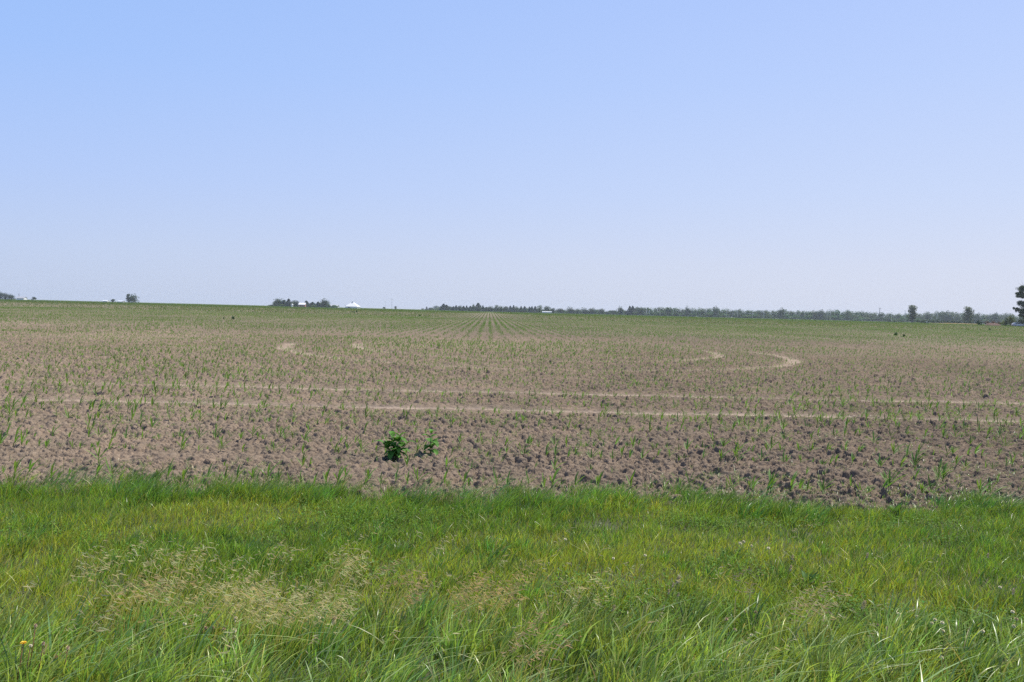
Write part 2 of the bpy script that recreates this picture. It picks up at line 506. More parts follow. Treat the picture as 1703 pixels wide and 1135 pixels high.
# (1) short fine turf over the whole verge
x, y = scatter_verge(135000, 2.4, 7.3, lambda x, y: (1 - sstep(-.15, .05, y - verge_edge(x))) * (.55 + .45 * fbm(x * 2, y * 2, 101)) * not_bare(x, y) * (.62 + .38 * sstep(3.6, 4.4, y)))
N = len(x)
n1 = fbm(x * .55 + 9, y * .8, 103); n2 = fbm(x * 2.5, y * 3.5, 104)
h = (.05 + .13 * n2 ** 1.5 + .03 * sstep(6.2, 7, y)) * rng.uniform(.5, 1.25, N)
yel = np.clip(sstep(.42, .64, n1) * .8 + .5 * sstep(-1, -3.5, x) * sstep(6.6, 5.6, y) * sstep(3.9, 4.4, y), 0, 1)[:, None]
col = (1 - yel) * np.array([.218, .315, .046]) + yel * np.array([.385, .415, .062])
col = jitter_col(col, N, .30, .14) * (.72 + .56 * fbm(x * 5, y * 7, 107))[:, None]
d = rng.random(N) < .12
col[d] = jitter_col((.38, .33, .09), d.sum(), .2, .1)
grass.ribbon(np.stack([x, y, verge_z(x, y) - .01], -1), h, rng.uniform(.0030, .0060, N),
             np.stack([.12 + .36 * rng.normal(size=N), .32 * rng.normal(size=N)], -1), rng.uniform(0, .25, N),
             rng.uniform(-.9, .9, N), segs=3, col=col)
# (2) taller tussocks: a lush band nearest the road and rank tufts along the field edge
def tussocks(n, y0, y1, hgt, wid, base, spread, per, colr, leanx, prob):
    cx, cy = scatter_verge(n, y0, y1, prob)
    n = len(cx)
    k = np.repeat(np.arange(n), per)
    N = len(k)
    a = rng.uniform(0, 2 * math.pi, N); r = spread * np.sqrt(rng.random(N))
    th = np.repeat(rng.uniform(.65, 1.15, n), per)
    bx, by = cx[k] + r * np.cos(a), cy[k] + r * np.sin(a)
    h = hgt * th * rng.uniform(.45, 1.1, N)
    tcol = jitter_col(colr, n, .24, .14)[k]
    col = jitter_col(tcol, N, .24, .08)
    d = rng.random(N) < .04
    col[d] = jitter_col((.42, .34, .17), d.sum(), .2, .1)
    ln = np.stack([leanx * rng.uniform(.4, 1.5, N) + .45 * np.cos(a) * r / spread + .12 * rng.normal(size=N),
                   .45 * np.sin(a) * r / spread + .15 * rng.normal(size=N)], -1)
    grass.ribbon(np.stack([bx, by, stand_z(bx, by) - .01], -1), h, rng.uniform(*wid, N), ln,
                 rng.uniform(.05, .42, N), rng.uniform(-1.1, 1.1, N), segs=5, col=col)
tussocks(720, 2.3, 4.3, .27, (.0040, .0090), 0, .085, 42, (.310, .395, .098), .23,
         lambda x, y: sstep(4.35, 3.7, y) * (.4 + .6 * sstep(.3, .6, fbm(x * 1.5, y * 2, 111))))
tussocks(1100, 6.25, 7.6, .21, (.0035, .0065), 0, .07, 44, (.175, .275, .052), .30,
         lambda x, y: np.exp(-((y - verge_edge(x) + .05) / .27) ** 2) * sstep(.38, .56, fbm(x * 1.4 + 4, y * .8, 113)))
tussocks(700, 4.0, 6.7, .15, (.0035, .0065), 0, .06, 30, (.18, .285, .050), .2,
         lambda x, y: sstep(.40, .56, fbm(x * 1.3, y * 1.6, 117)))
# ragged wind-bent clumps spilling over the soil edge
tussocks(230, 6.5, 7.9, .27, (.0035, .0065), 0, .11, 26, (.18, .275, .085), .75,
         lambda x, y: np.exp(-((y - verge_edge(x) - .10) / .20) ** 2) * sstep(.45, .62, fbm(x * .9 + 14, y * .5, 119)))
tussocks(170, 6.9, 8.6, .13, (.0028, .005), 0, .07, 12, (.21, .28, .085), .6,
         lambda x, y: sstep(1.3, .1, y - verge_edge(x)) * sstep(.45, .6, fbm(x * 1.3 + 4, y * 1.5, 121)))
# (3) a few long coarse blades near the bottom
x, y = scatter_verge(1500, 2.4, 4.2, lambda x, y: sstep(4.3, 3.4, y))
N = len(x)
grass.ribbon(np.stack([x, y, verge_z(x, y)], -1), rng.uniform(.18, .34, N), rng.uniform(.006, .011, N),
             np.stack([rng.normal(.6, .6, N), rng.normal(0, .35, N)], -1), rng.uniform(.1, .55, N),
             rng.uniform(-1, 1, N), segs=6, col=jitter_col((.32, .41, .15), N, .2, .1))
g = link('grass', grass.mesh('grass', M_grass))
tag(g, 'green roadside grass verge with long lush blades along the bottom and the field edge', 'grass', kind='stuff')
print('grass faces', len(g.data.polygons))

# ------------------------------------------------------------------ broad-leaved ground cover (clover and other low leaves)
def leaf_discs(name, pts, size, colr, label, cat, stemh):
    """small ovate leaflets on short stalks; each leaflet six verts, tilted at random"""
    N = len(pts)
    a = rng.uniform(0, 2 * math.pi, N); til = rng.normal(0, .35, N)
    s = size * rng.uniform(.6, 1.3, N)
    prof = np.array([(0, 0), (.35, .38), (.8, .34), (1.05, 0), (.8, -.34), (.35, -.38)])
    V = np.zeros((N, 6, 3), np.float32)
    for k, (u, w) in enumerate(prof):
        V[:, k, 0] = pts[:, 0] + s * (u * np.cos(a) - w * np.sin(a))
        V[:, k, 1] = pts[:, 1] + s * (u * np.sin(a) + w * np.cos(a))
        V[:, k, 2] = pts[:, 2] + s * (u * np.sin(til) + abs(w) * .35)
    o = (np.arange(N) * 6)[:, None]
    qs = np.concatenate([o + np.array([[0, 1, 2, 3]]), o + np.array([[0, 3, 4, 5]])])
    me = mesh_np(name, V.reshape(-1, 3), qs, None, M_cover, np.repeat(jitter_col(colr, N, .22, .12), 6, 0), smooth=False)
    return tag(link(name, me), label, cat, kind='stuff')

def blob_pts(spots, n, z):
    P = []
    for (px, py, sx, sy) in spots:
        cx, cy = on_plane(px, py, .06)
        k = int(n * sx * sy * 8)
        x = rng.normal(cx, sx, k); y = rng.normal(cy, sy, k)
        P.append(np.stack([x, y, verge_z(x, y) + z * rng.uniform(.3, 1.2, k)], -1))
    return np.concatenate(P)
P = blob_pts([(1560, 1040, .45, .15), (1660, 1050, .3, .15), (1440, 1060, .3, .1), (1380, 1010, .15, .12), (620, 870, .5, .2),
              (590, 850, .3, .15), (1520, 870, .4, .15), *[(rng.uniform(0, 1700), rng.uniform(860, 1100), rng.uniform(.08, .2), rng.uniform(.06, .12)) for _ in range(30)], (350, 1035, .4, .12), (1150, 1020, .3, .1), (80, 1110, .2, .12)], 2600, .07)
leaf_discs('clover_leaves', P, .014, (.12, .22, .035), 'low clover and small round weed leaves growing through the verge grass', 'ground cover', .1)

# ------------------------------------------------------------------ straw coloured seed heads
heads = Batch()
def panicles(px0, px1, py0, py1, n, colr, seed, lo=.24, hi=.37):
    X, Y = [], []
    while len(X) < n:
        px, py = rng.uniform(px0, px1), rng.uniform(py0, py1)
        u = (px - px0) / (px1 - px0) * 2 - 1; v = (py - py0) / (py1 - py0) * 2 - 1
        x, y = on_plane(px, py, .24)
        if u * u + v * v > 1.0 + .3 * rng.random(): continue
        if vnoise(np.array([x * 3.2]), np.array([y * 4]), seed)[0] < .34 + .22 * rng.random(): continue
        X.append(x); Y.append(y)
    x = np.array(X); y = np.array(Y); N = n
    h = rng.uniform(lo, hi, N)
    lean = np.stack([rng.uniform(.25, .55, N), rng.normal(0, .12, N)], -1)
    b = np.stack([x - lean[:, 0] * h, y, verge_z(x, y)], -1)
    heads.ribbon(b, h, np.full(N, .0022), lean, np.full(N, .12), rng.uniform(-.3, .3, N), segs=5, power=2.4, col=jitter_col((.42, .40, .14), N, .1, .1))
    # spikelets hang off the upper third, streaming downwind
    for k in range(7):
        t = rng.uniform(.62, 1.0, N)
        sx = b[:, 0] + lean[:, 0] * h * t ** 2.4; sy = b[:, 1] + lean[:, 1] * h * t ** 2.4; sz = b[:, 2] + h * (t - .12 * t ** 2.6)
        off = rng.uniform(.005, .035, N)
        s0 = np.stack([sx + off, sy + rng.normal(0, .012, N), sz + rng.normal(0, .006, N)], -1)
        L = rng.uniform(.018, .040, N)
        dirx = rng.uniform(.3, 1.15, N); dz = rng.normal(-.25, .45, N); dy = rng.normal(0, .5, N)
        V = np.zeros((N, 6, 3), np.float32)
        wd = rng.uniform(.0014, .0024, N)
        for j, (t2, wv) in enumerate(((0, 0), (.3, 1), (.3, -1), (.65, .8), (.65, -.8), (1.15, 0))):
            V[:, j] = s0 + np.stack([dirx * L * t2, dy * L * t2, dz * L * t2 + wd * wv], -1)
            V[:, j, 1] += wd * wv * .5
        o = (np.arange(N) * 6)[:, None]
        heads.add(V.reshape(-1, 3), o + np.array([[1, 2, 4, 3]]),
                  np.concatenate([o + np.array([[0, 2, 1]]), o + np.array([[3, 4, 5]])]), np.repeat(jitter_col(colr, N, .18, .06), 6, 0))
STRAW = (.84, .68, .34)
panicles(0, 1703, 885, 1090, 60, (.78, .64, .36), 10)
panicles(380, 615, 915, 1030, 165, STRAW, 1)
panicles(130, 420, 915, 1005, 90, STRAW, 2)
panicles(200, 380, 960, 1040, 36, (.68, .5, .24), 3)
panicles(625, 720, 945, 1010, 26, (.7, .5, .26), 4)
panicles(770, 935, 950, 1030, 62, (.74, .53, .25), 5)
panicles(850, 960, 1040, 1110, 24, (.66, .46, .26), 6)
panicles(930, 1010, 960, 1030, 16, STRAW, 7)
panicles(1300, 1410, 960, 1035, 34, (.66, .52, .30), 8)
panicles(1230, 1300, 950, 990, 7, (.45, .35, .24), 9)
s = link('seed_heads', heads.mesh('seed_heads', M_straw))
tag(s, 'straw coloured drooping grass seed heads blown to the right above the verge', 'seed heads', kind='stuff')

# ------------------------------------------------------------------ corn
def corn_variant(seed, lod=0):
    """returns list of (part, verts, quads, tint) for one seedling about 0.2 m tall"""
    r = np.random.default_rng(seed)
    parts = []
    nl = int(r.integers(4, 7)) if lod == 0 else 4
    az0 = r.uniform(0, math.pi)
    sh = r.uniform(.05, .08)
    bend = r.uniform(.01, .03)
    n = 5 if lod == 0 else 3
    V, Q = [], []
    for k, z in enumerate((-.03, sh * .5, sh)):
        rad = .0055 * (1 - .25 * k)
        for j in range(n):
            a = 2 * math.pi * j / n
            V.append((rad * math.cos(a) + bend * (max(z, 0) / sh) ** 2, rad * math.sin(a), z))
    for k in range(2):
        for j in range(n): Q.append((k * n + j, k * n + (j + 1) % n, (k + 1) * n + (j + 1) % n, (k + 1) * n + j))
    g = np.array([.145, .255, .055])
    parts.append(('stalk', np.array(V), np.array(Q), g * [1.2, 1.1, 1]))
    segs = 6 if lod == 0 else 3
    for i in range(nl):
        f = i / (nl - 1)
        az = az0 + math.pi * (i % 2) + r.normal(0, .35)
        L = (.10 + .10 * math.sin(math.pi * (.25 + .6 * f))) * r.uniform(.8, 1.15)
        w = (.011 + .009 * math.sin(math.pi * (.2 + .6 * f))) * r.uniform(.85, 1.15)
        el = R(38 + 38 * f) * r.uniform(.9, 1.08)
        el = min(el, R(86))
        curve = r.uniform(.5, 1.7) * (1.15 - .75 * f)
        p = np.array([bend * .8, 0, sh * (.35 + .65 * f)])
        d = np.array([math.cos(az) * math.cos(el) + .18, math.sin(az) * math.cos(el), math.sin(el)]); d /= np.linalg.norm(d)
        V, Q = [], []
        side = np.cross(d, [0, 0, 1]); side /= np.linalg.norm(side) + 1e-6
        for k in range(segs + 1):
            t = k / segs
            ww = w * (math.sin(math.pi * min(1, .16 + .84 * t)) ** .8) * (1 if t < 1 else .05)
            up = np.cross(side, d)
            fold = .28 * ww
            V += [p - side * ww * .5 + up * fold, p, p + side * ww * .5 + up * fold]
            if k < segs:
                b = k * 3
                Q += [(b, b + 1, b + 4, b + 3), (b + 1, b + 2, b + 5, b + 4)]
            p = p + d * L / segs
            d = d + np.array([.09, .0, -.32 * curve * t]) * (6 / segs) * .62 + r.normal(0, .03, 3); d /= np.linalg.norm(d)
            s2 = np.cross(d, [0, 0, 1]); s2 /= np.linalg.norm(s2) + 1e-6
            if s2 @ side < 0: s2 = -s2
            side = .7 * side + .3 * s2; side /= np.linalg.norm(side)
        c = g * (1 + r.normal(0, .14)) * [1 + r.normal(0, .1), 1, 1]
        parts.append(('leaf', np.array(V), np.array(Q), np.clip(c, .01, 1)))
    return parts

def merge(parts):
    v, q, c, n = [], [], [], 0
    for _, V, Q, col in parts:
        v.append(V); q.append(Q + n); c.append(np.repeat(np.asarray(col)[None], len(V), 0)); n += len(V)
    return np.concatenate(v), np.concatenate(q), np.concatenate(c)

VAR0 = [corn_variant(200 + i) for i in range(16)]
VAR1 = [merge(corn_variant(300 + i, 1)) for i in range(10)]
VM0 = [merge(p) for p in VAR0]

weeds_xy = [on_plane(656, 765, .02), on_plane(715, 757, .02)]
def corn_rows():
    X, Y = [], []
    k = 0
    y = 7.62
    while y < 44:                                 # headland rows run along the road
        half = .68 * y + 2.5
        xs = np.arange(-half, half, .105) + rng.uniform(-.05, .05)
        xs = xs + rng.normal(0, .03, len(xs))
        yy = y + rng.normal(0, .035, len(xs)) - .003 * xs
        k += 1
        p = .88 if k != 2 else .25
        if k in (5,): p = .4
        keep = rng.random(len(xs)) < p
        X.append(xs[keep]); Y.append(yy[keep]); y += .762
    hx, hy = np.concatenate(X), np.concatenate(Y)
    X, Y = [], []
    for i in range(-180, 181):                    # the rest of the field is planted straight away from the road
        x0 = i * .762 + .1
        ymin = max(43 + 2.5 * rng.random(), (abs(x0) - 2) / .70)
        if ymin > 165: continue
        n = int((165 - ymin) / .145)
        yy = ymin + np.arange(n) * .145 + rng.normal(0, .03, n)
        xx = x0 + rng.normal(0, .125, n)
        keep = rng.random(n) < .85
        X.append(xx[keep]); Y.append(yy[keep])
    return (hx, hy), (np.concatenate(X), np.concatenate(Y))

(hx, hy), (fx, fy) = corn_rows()
def density(x, y):
    d = .88 + .9 * (fbm(x * .16 + 3, y * .10, 131) - .42) + .30 * sstep(4, -5, x) + .6 * (fbm(x * .7, y * .5, 133) - .5)
    d = np.clip(d + .12, .15, 1)
    d = d + .3 * sstep(0, 30, x) * sstep(30, 60, y)
    return d * (1 - .9 * np.clip(track_mask(x, y) * 1.4, 0, 1)) 
def vigour(x, y): return np.clip(.62 + .8 * (fbm(x * .14 + 30, y * .09, 141)) - .12 * sstep(0, 8, x) * sstep(20, 9, y), .5, 1.35)
keep = rng.random(len(hx)) < density(hx, hy) * (1 - .12 * sstep(24, 40, hy))
hx, hy = hx[keep], hy[keep]
for wx_, wy_ in weeds_xy:
    k = np.hypot(hx - wx_, hy - wy_) > .16
    hx, hy = hx[k], hy[k]
order = np.argsort(hy + .12 * np.abs(hx))
hx, hy = hx[order], hy[order]
hsc = vigour(hx, hy) * rng.uniform(.34, .92, len(hx)) * (1 - .15 * sstep(8.5, 14, hy)) * (1.08 - .08 * sstep(8.2, 8.8, hy))
hrot = rng.normal(0, .35, len(hx))
zz, _ = soil_height(hx, hy, hy)
hz = zz - .006

# nearest seedlings in the frame are objects of their own
infr = np.abs(hx - .028 * hy) < .625 * hy
near_i = np.nonzero(infr)[0][:300]
stuff_i = np.setdiff1d(np.arange(len(hx)), near_i)
part_meshes = []
for i, parts in enumerate(VAR0):
    part_meshes.append([(nm, mesh_np('corn_' + nm, V, Q, None, M_corn, np.repeat(np.asarray(c)[None], len(V), 0))) for nm, V, Q, c in parts])
whole_meshes = [mesh_np('corn_plant', v, q_, None, M_corn, c) for v, q_, c in VM0]
yord = np.argsort(hy[near_i])
first_row = [i for i in near_i if hy[i] < 8.0]
first_row.sort(key=lambda i: hx[i])
n_parts = 0
def where_words(x, y, s):
    size = 'tall' if s > 1.15 else ('small' if s < .72 else 'mid-sized')
    u = x / y
    if u < -.42: side = 'far left'
    elif u < -.17: side = 'left'
    elif u < .12: side = 'middle'
    elif u < .38: side = 'right'
    else: side = 'far right'
    row = 'row beside the grass' if y < 8.0 else ('rows level with the broadleaf weeds' if y < 10 else 'rows before the wheel track')
    return size, side, row
for i in near_i:
    v = int(rng.integers(0, 16))
    size, side, row = where_words(hx[i], hy[i], hsc[i])
    lab = f'{size} corn seedling, {side} of the {row}'
    grp = f'corn seedlings, {size}, {side}, {row}'
    loc = (hx[i], hy[i], hz[i])
    if hy[i] < 8.6:
        root = empty('corn_plant', loc, hrot[i], hsc[i])
        for nm, pm in part_meshes[v]: link(nm, pm, root)
    else:
        root = link('corn_plant', whole_meshes[v], None, loc, hrot[i], hsc[i])
    tag(root, lab, 'corn plant', grp)

def bake(x, y, z, s, rot, variants, tintnoise, colmul=(1, 1, 1)):
    B = Batch()
    which = rng.integers(0, len(variants), len(x))
    for k, (v, q_, c) in enumerate(variants):
        m = np.nonzero(which == k)[0]
        if not len(m): continue
        cs, sn = np.cos(rot[m])[:, None], np.sin(rot[m])[:, None]
        sc = s[m][:, None]
        V = np.stack([(v[None, :, 0] * cs - v[None, :, 1] * sn) * sc + x[m][:, None],
                      (v[None, :, 0] * sn + v[None, :, 1] * cs) * sc + y[m][:, None],
                      v[None, :, 2] * sc + z[m][:, None]], -1).reshape(-1, 3)
        Q = (q_[None] + (np.arange(len(m)) * len(v))[:, None, None]).reshape(-1, 4)
        tn = 1 + tintnoise * rng.normal(size=(len(m), 1, 1))
        Cc = (c[None] * np.clip(tn, .5, 1.6) * np.array(colmul)).reshape(-1, 3)
        B.add(V, Q, None, Cc)
    return B
B = bake(hx[stuff_i], hy[stuff_i], hz[stuff_i], hsc[stuff_i], hrot[stuff_i], VM0, .15)
keep = rng.random(len(fx)) < np.clip(density(fx, fy) + .12, .25, 1) * (.45 + .55 * sstep(.3, .55, fbm(fx * .9, fy * .35, 137)))
fx, fy = fx[keep], fy[keep]
fs = vigour(fx, fy) * rng.uniform(.35, 1.05, len(fx)) * .82
B2 = bake(fx, fy, terrain(fx, fy) - .005, fs, rng.normal(0, .5, len(fx)), VAR1, .15)
off = B.n
for a_, b_ in zip(B2.v, B2.c): B.v.append(a_); B.c.append(b_)
B.q += [q_ + off for q_ in B2.q]; B.n += B2.n
n = 290000
wy_ = 12 + 148 * np.sqrt(rng.random(n)); wy_[:40000] = rng.uniform(10.5, 48, 40000); wx2 = rng.uniform(-1, 1, n) * (.68 * wy_ + 2)
k = rng.random(n) < (.35 + .65 * sstep(.35, .6, fbm(wx2 * .12, wy_ * .06, 171))) * (1 - track_mask(wx2, wy_))
wx2, wy_ = wx2[k], wy_[k]
B3 = bake(wx2, wy_, terrain(wx2, wy_) - .005, rng.uniform(.15, .45, len(wx2)), rng.uniform(0, 6.28, len(wx2)), VAR1, .25, (1.25, 1.05, 1.0))
for a_, b_ in zip(B3.v, B3.c): B.v.append(a_); B.c.append(b_)
B.q += [q_ + B.n for q_ in B3.q]; B.n += B3.n
# beyond about 160 m every row reads as a line of leaves: ragged upright leaf pairs
rx, ry = [], []
for i in range(-800, 801):
    x0 = i * .762 + .1
    ymin = max(520., (abs(x0) - 2) / .70)
    if ymin < 900:
        yy = np.arange(ymin, 900, 2.2) + rng.uniform(-.5, .5, len(np.arange(ymin, 900, 2.2)))
        rx.append(np.full(len(yy), x0) + rng.normal(0, .1, len(yy))); ry.append(yy)
    ymin = max(165., (abs(x0) - 2) / .70)
    if ymin > 520: continue
    n = int((520 - ymin) / .55)
    yy = ymin + np.arange(n) * .55 + rng.uniform(-.2, .2, n)
    rx.append(np.full(n, x0) + rng.normal(0, .03, n)); ry.append(yy)
rx, ry = np.concatenate(rx), np.concatenate(ry)
k = rng.random(len(rx)) < np.clip(.45 + .8 * (fbm(rx * .03, ry * .015, 151) - .4), .2, 1)
rx, ry = rx[k], ry[k]
N = len(rx); print('far leaves', N)
a = rng.uniform(-.9, .9, N); wd = rng.uniform(.05, .12, N) * (1 + 1.5 * (ry > 520)); hh = rng.uniform(.06, .15, N); zt = terrain(rx, ry)
V = np.zeros((N, 4, 3), np.float32)
V[:, 0] = np.stack([rx - .4 * wd * np.cos(a), ry - .4 * wd * np.sin(a), zt - .01], -1)
V[:, 1] = np.stack([rx + .4 * wd * np.cos(a), ry + .4 * wd * np.sin(a), zt - .01], -1)
V[:, 2] = np.stack([rx + 1.2 * wd * np.cos(a), ry + 1.2 * wd * np.sin(a), zt + hh], -1)
V[:, 3] = np.stack([rx - .6 * wd * np.cos(a), ry - .6 * wd * np.sin(a), zt + hh * .8], -1)
B.add(V.reshape(-1, 3), (np.arange(N) * 4)[:, None] + np.array([[0, 1, 2, 3]]), None, np.repeat(jitter_col((.165, .225, .062), N, .25, .15), 4, 0))
o = link('corn_rows', B.mesh('corn_rows', M_corn))
tag(o, 'rows of young green corn covering the field from the wheel tracks to the horizon', 'corn', kind='stuff')
print('corn faces', len(o.data.polygons), 'near', len(near_i), 'to y', hy[near_i].max())

# ------------------------------------------------------------------ small weeds and grass seedlings in the near soil, and straw litter
W = Batch()
n = 11000
y = 6.9 + 9 * rng.random(n) ** 2.2; x = rng.uniform(-1, 1, n) * (.68 * y + 1.5)
k = rng.random(n) < np.clip(sstep(.42, .68, fbm(x * .8 + 8, y * 1.1, 161)) + .25 * sstep(0, 5, x) * sstep(9.5, 7.5, y) + .85 * sstep(7.9, 7.2, y), 0, 1)
x, y = x[k], y[k]; n = len(x)
per = 6
kk = np.repeat(np.arange(n), per); N = n * per
zs, _ = soil_height(x, y, y)
a = rng.uniform(0, 2 * math.pi, N)
pale = (rng.random(n) < .45)[kk][:, None]
col = np.where(pale, np.array([[.27, .33, .09]]), np.array([[.13, .24, .06]]))
sz = np.repeat(rng.uniform(.4, 1.2, n), per)
W.ribbon(np.stack([x[kk] + .01 * np.cos(a), y[kk] + .01 * np.sin(a), zs[kk] - .01], -1), .085 * sz * rng.uniform(.5, 1.2, N), rng.uniform(.002, .0045, N),
         np.stack([.35 + .9 * np.cos(a), .9 * np.sin(a)], -1) * rng.uniform(.4, 1.2, (N, 1)), rng.uniform(.1, .6, N), a + 1.57, segs=3, col=jitter_col(col, N, .2, .1))
o = link('field_weeds', W.mesh('field_weeds', M_grass))
tag(o, 'thin pale grass seedlings and small weeds scattered over the bare soil', 'weeds', kind='stuff')
Sx = Batch()
n = 3200
y = 7.1 + 14 * rng.random(n) ** 1.6; x = rng.uniform(-1, 1, n) * (.68 * y + 1.5)
zs, _ = soil_height(x, y, y)
a = rng.uniform(0, 2 * math.pi, n)
L = rng.uniform(.02, .07, n)
Sx.ribbon(np.stack([x, y, zs + .004], -1), L * .25, rng.uniform(.0025, .005, n), np.stack([4 * np.cos(a), 4 * np.sin(a)], -1), rng.uniform(.5, 1.1, n), a + 1.57,
          segs=2, power=1.0, col=jitter_col((.50, .42, .30), n, .15, .06))
o = link('straw_litter', Sx.mesh('straw_litter', M_straw))
tag(o, 'bits of pale dry straw lying on the clods', 'crop residue', kind='stuff')

# ------------------------------------------------------------------ the two big broad-leaved weeds
M_weed = leafy('weed_leaf', (.085, .215, .040), trans=.3, rough=.6, var=.3, scale=14, spec=.12)
M_wstem = plain('weed_stem', (.20, .24, .10), .6, .1, 20)
def ovate_leaf(L, w, curl, seed):
    r = np.random.default_rng(seed)
    segs, V, Q = 8, [], []
    p = np.array([0., 0, 0]); ang = r.uniform(.1, .5)
    for k in range(segs + 1):
        t = k / segs
        ww = w * (math.sin(math.pi * min(1, (t * .97 + .03) ** .8)) ** .75)
        for j, u in enumerate((-1, -.5, 0, .5, 1)):
            V.append((p[0], u * ww * .5, p[2] + abs(u) * ww * .16 + .002 * math.sin(k * 2.1 + j)))
        if k < segs:
            for j in range(4):
                b = k * 5 + j
                Q.append((b, b + 1, b + 6, b + 5))
        p = p + np.array([math.cos(ang), 0, math.sin(ang)]) * L / segs
        ang -= curl / segs
    return np.array(V), np.array(Q)
leaf_meshes = []
for i in range(5):
    V, Q = ovate_leaf(.165 * (1 + .1 * (i - 2) / 2), .085, 1.0 + .25 * i, i)
    leaf_meshes.append(mesh_np('weed_leaf', V, Q, None, M_weed))
def broadleaf(name, loc, stems, label, tiers, size, seed, flower=False):
    r = random.Random(seed)
    root = empty(name, loc)
    tag(root, label, 'weed')
    for (dx, dy, h) in stems:
        pts = [(0, 0, -.03), (dx * .4, dy * .4, h * .5), (dx, dy, h)]
        link('stem', MB().tube(pts, [.006, .005, .003], 6).mesh('weed_stem', M_wstem, True), root)
        a = r.uniform(0, 3)
        for k in range(tiers):
            f = (k + .6) / tiers
            z = h * (.22 + .78 * f)
            px_, py_ = dx * f ** 1.3, dy * f ** 1.3
            for s in (0, 1):
                az = a + math.pi * s + r.uniform(-.3, .3)
                sc = size * (1.12 - .55 * f if f > .55 else .9) * r.uniform(.85, 1.12)
                o = link('leaf', leaf_meshes[r.randrange(5)], root, (px_, py_, z), az, sc)
                o.rotation_euler = (r.uniform(-.3, .3), -R(2 + 40 * f) + r.uniform(-.25, .2), az)
            a += math.pi / 2 + r.uniform(-.2, .2)
    return root
z0, _ = soil_height(np.array([w[0] for w in weeds_xy]), np.array([w[1] for w in weeds_xy]), np.array([9., 9.]))
broadleaf('broadleaf_weed', (*weeds_xy[0], z0[0]), [(-.13, .0, .19), (-.03, .03, .28), (.06, .0, .28), (.15, -.02, .21), (.02, -.05, .14)],
          'larger dark green broadleaf weed with big oval leaves standing alone in the bare soil', 4, 1.15, 5)
broadleaf('broadleaf_weed', (*weeds_xy[1], z0[1]), [(.01, .0, .26), (.05, .0, .13)],
          'smaller slender broadleaf weed to the right of the large dark green one', 4, .95, 8)

# dark weed clumps far out in the field
def clump_mesh(name, n, rx_, rz_, leaf, seed, mat):
    r = np.random.default_rng(seed)
    d = r.normal(size=(n, 3)); d /= np.linalg.norm(d, axis=1)[:, None]
    p = d * (r.random((n, 1)) ** .4) * [rx_, rx_, rz_ * .5]; p[:, 2] += rz_ * .5
    u = r.normal(size=(n, 3)); u /= np.linalg.norm(u, axis=1)[:, None]
    v = np.cross(u, r.normal(size=(n, 3))); v /= np.linalg.norm(v, axis=1)[:, None]
    s = (leaf * r.uniform(.6, 1.3, n))[:, None]
    V = np.stack([p - u * s, p + v * s * .6, p + u * s, p - v * s * .6], 1).reshape(-1, 3)
    return mesh_np(name, V, (np.arange(n) * 4)[:, None] + np.array([[0, 1, 2, 3]]), None, mat, smooth=False)
M_dweed = leafy('field_weed_leaf', (.06, .14, .04), trans=.2, var=.3, scale=5)
cl = [clump_mesh('weed_clump', 90, .22, .5, .09, i, M_dweed) for i in range(3)]
for (px, py, hgt, label) in (
        (388, 531, .45, 'dark bushy weed clump alone on the left side of the field'),
        (372, 530, .25, 'low weed just left of the dark bushy clump in the left of the field'),
        (586, 520, .35, 'leftmost of three dark weeds in the field below the white barn'),
        (589, 520.5, .40, 'middle one of three dark weeds in the field below the white barn'),
        (593, 520, .50, 'rightmost and tallest of three dark weeds in the field below the white barn'),
        (698, 526, .40, 'small dark weed in the field left of the converging rows'),
        (1490, 558, .42, 'upright dark weed, left one of a pair in the right side of the field'),
        (1503, 560, .33, 'lower dark weed, right one of a pair in the right side of the field'),
        (1646, 549, .45, 'dark weed patch in the field in front of the reddish mound'),
        (1176, 530.5, .40, 'tiny dark weed near the field edge in front of the long wood')):
    x, y = on_plane(px, py + .6, 0)
    for _ in range(6):
        x, y = on_plane(px, py + .6, float(terrain(x, y)))
    tag(link('field_weed', cl[random.randrange(3)], None, (x, y, float(terrain(x, y)) - .02), random.uniform(0, 6), hgt / .5), label, 'weed', 'dark weeds standing in the field')

# ------------------------------------------------------------------ flowers and seed spikes in the verge
M_white = plain('clover_petals', (.74, .68, .50), .7, .08, 200)
M_browned = plain('withered_petals', (.50, .36, .26), .8, .12, 200)
M_fstem = leafy('flower_stalk', (.16, .22, .07), trans=.1, scale=20)
M_rstem = plain('red_stalk', (.22, .085, .05), .6, .15, 30)
M_yellow = plain('yellow_petals', (.80, .52, .02), .6, .08, 60)
def head_mesh(r, n, mat, ax=1.0):
    V, Q = [], []
    g = np.random.default_rng(n)
    for k in range(n):
        z = 1 - 1.7 * (k + .5) / n; a = k * 2.4
        q_ = math.sqrt(max(0, 1 - z * z))
        d = Vector((q_ * math.cos(a), q_ * math.sin(a), z * ax))
        u = d.cross(Vector((.1, .2, 1))).normalized(); w = d.cross(u).normalized()
        b = len(V)
        for f, s in ((.35, .10), (.8, .24), (1.08 + .1 * g.random(), .10)):
            for sg in (-1, 1): V.append(tuple((d * f + u * s * sg) * r))
        V.append(tuple((d * .7 + w * .2) * r))
        Q += [(b, b + 1, b + 3, b + 2), (b + 2, b + 3, b + 5, b + 4), (b, b + 2, b + 6, b + 6)][:2]
        Q += [(b + 1, b + 3, b + 6)]
    return mesh_py('flower_head', V, Q, mat)
def solid_head(r, mat, ax=1.0, n=46):
    o = head_mesh(r, n, mat, ax); return o
H_white = [solid_head(.0085, M_white), solid_head(.008, M_browned)]
stalks = [MB().tube([(-.02, 0, -.14), (-.012, 0, -.07), (0, 0, 0)], [.0011, .001, .0009], 4).mesh('stalk', M_fstem, True)]
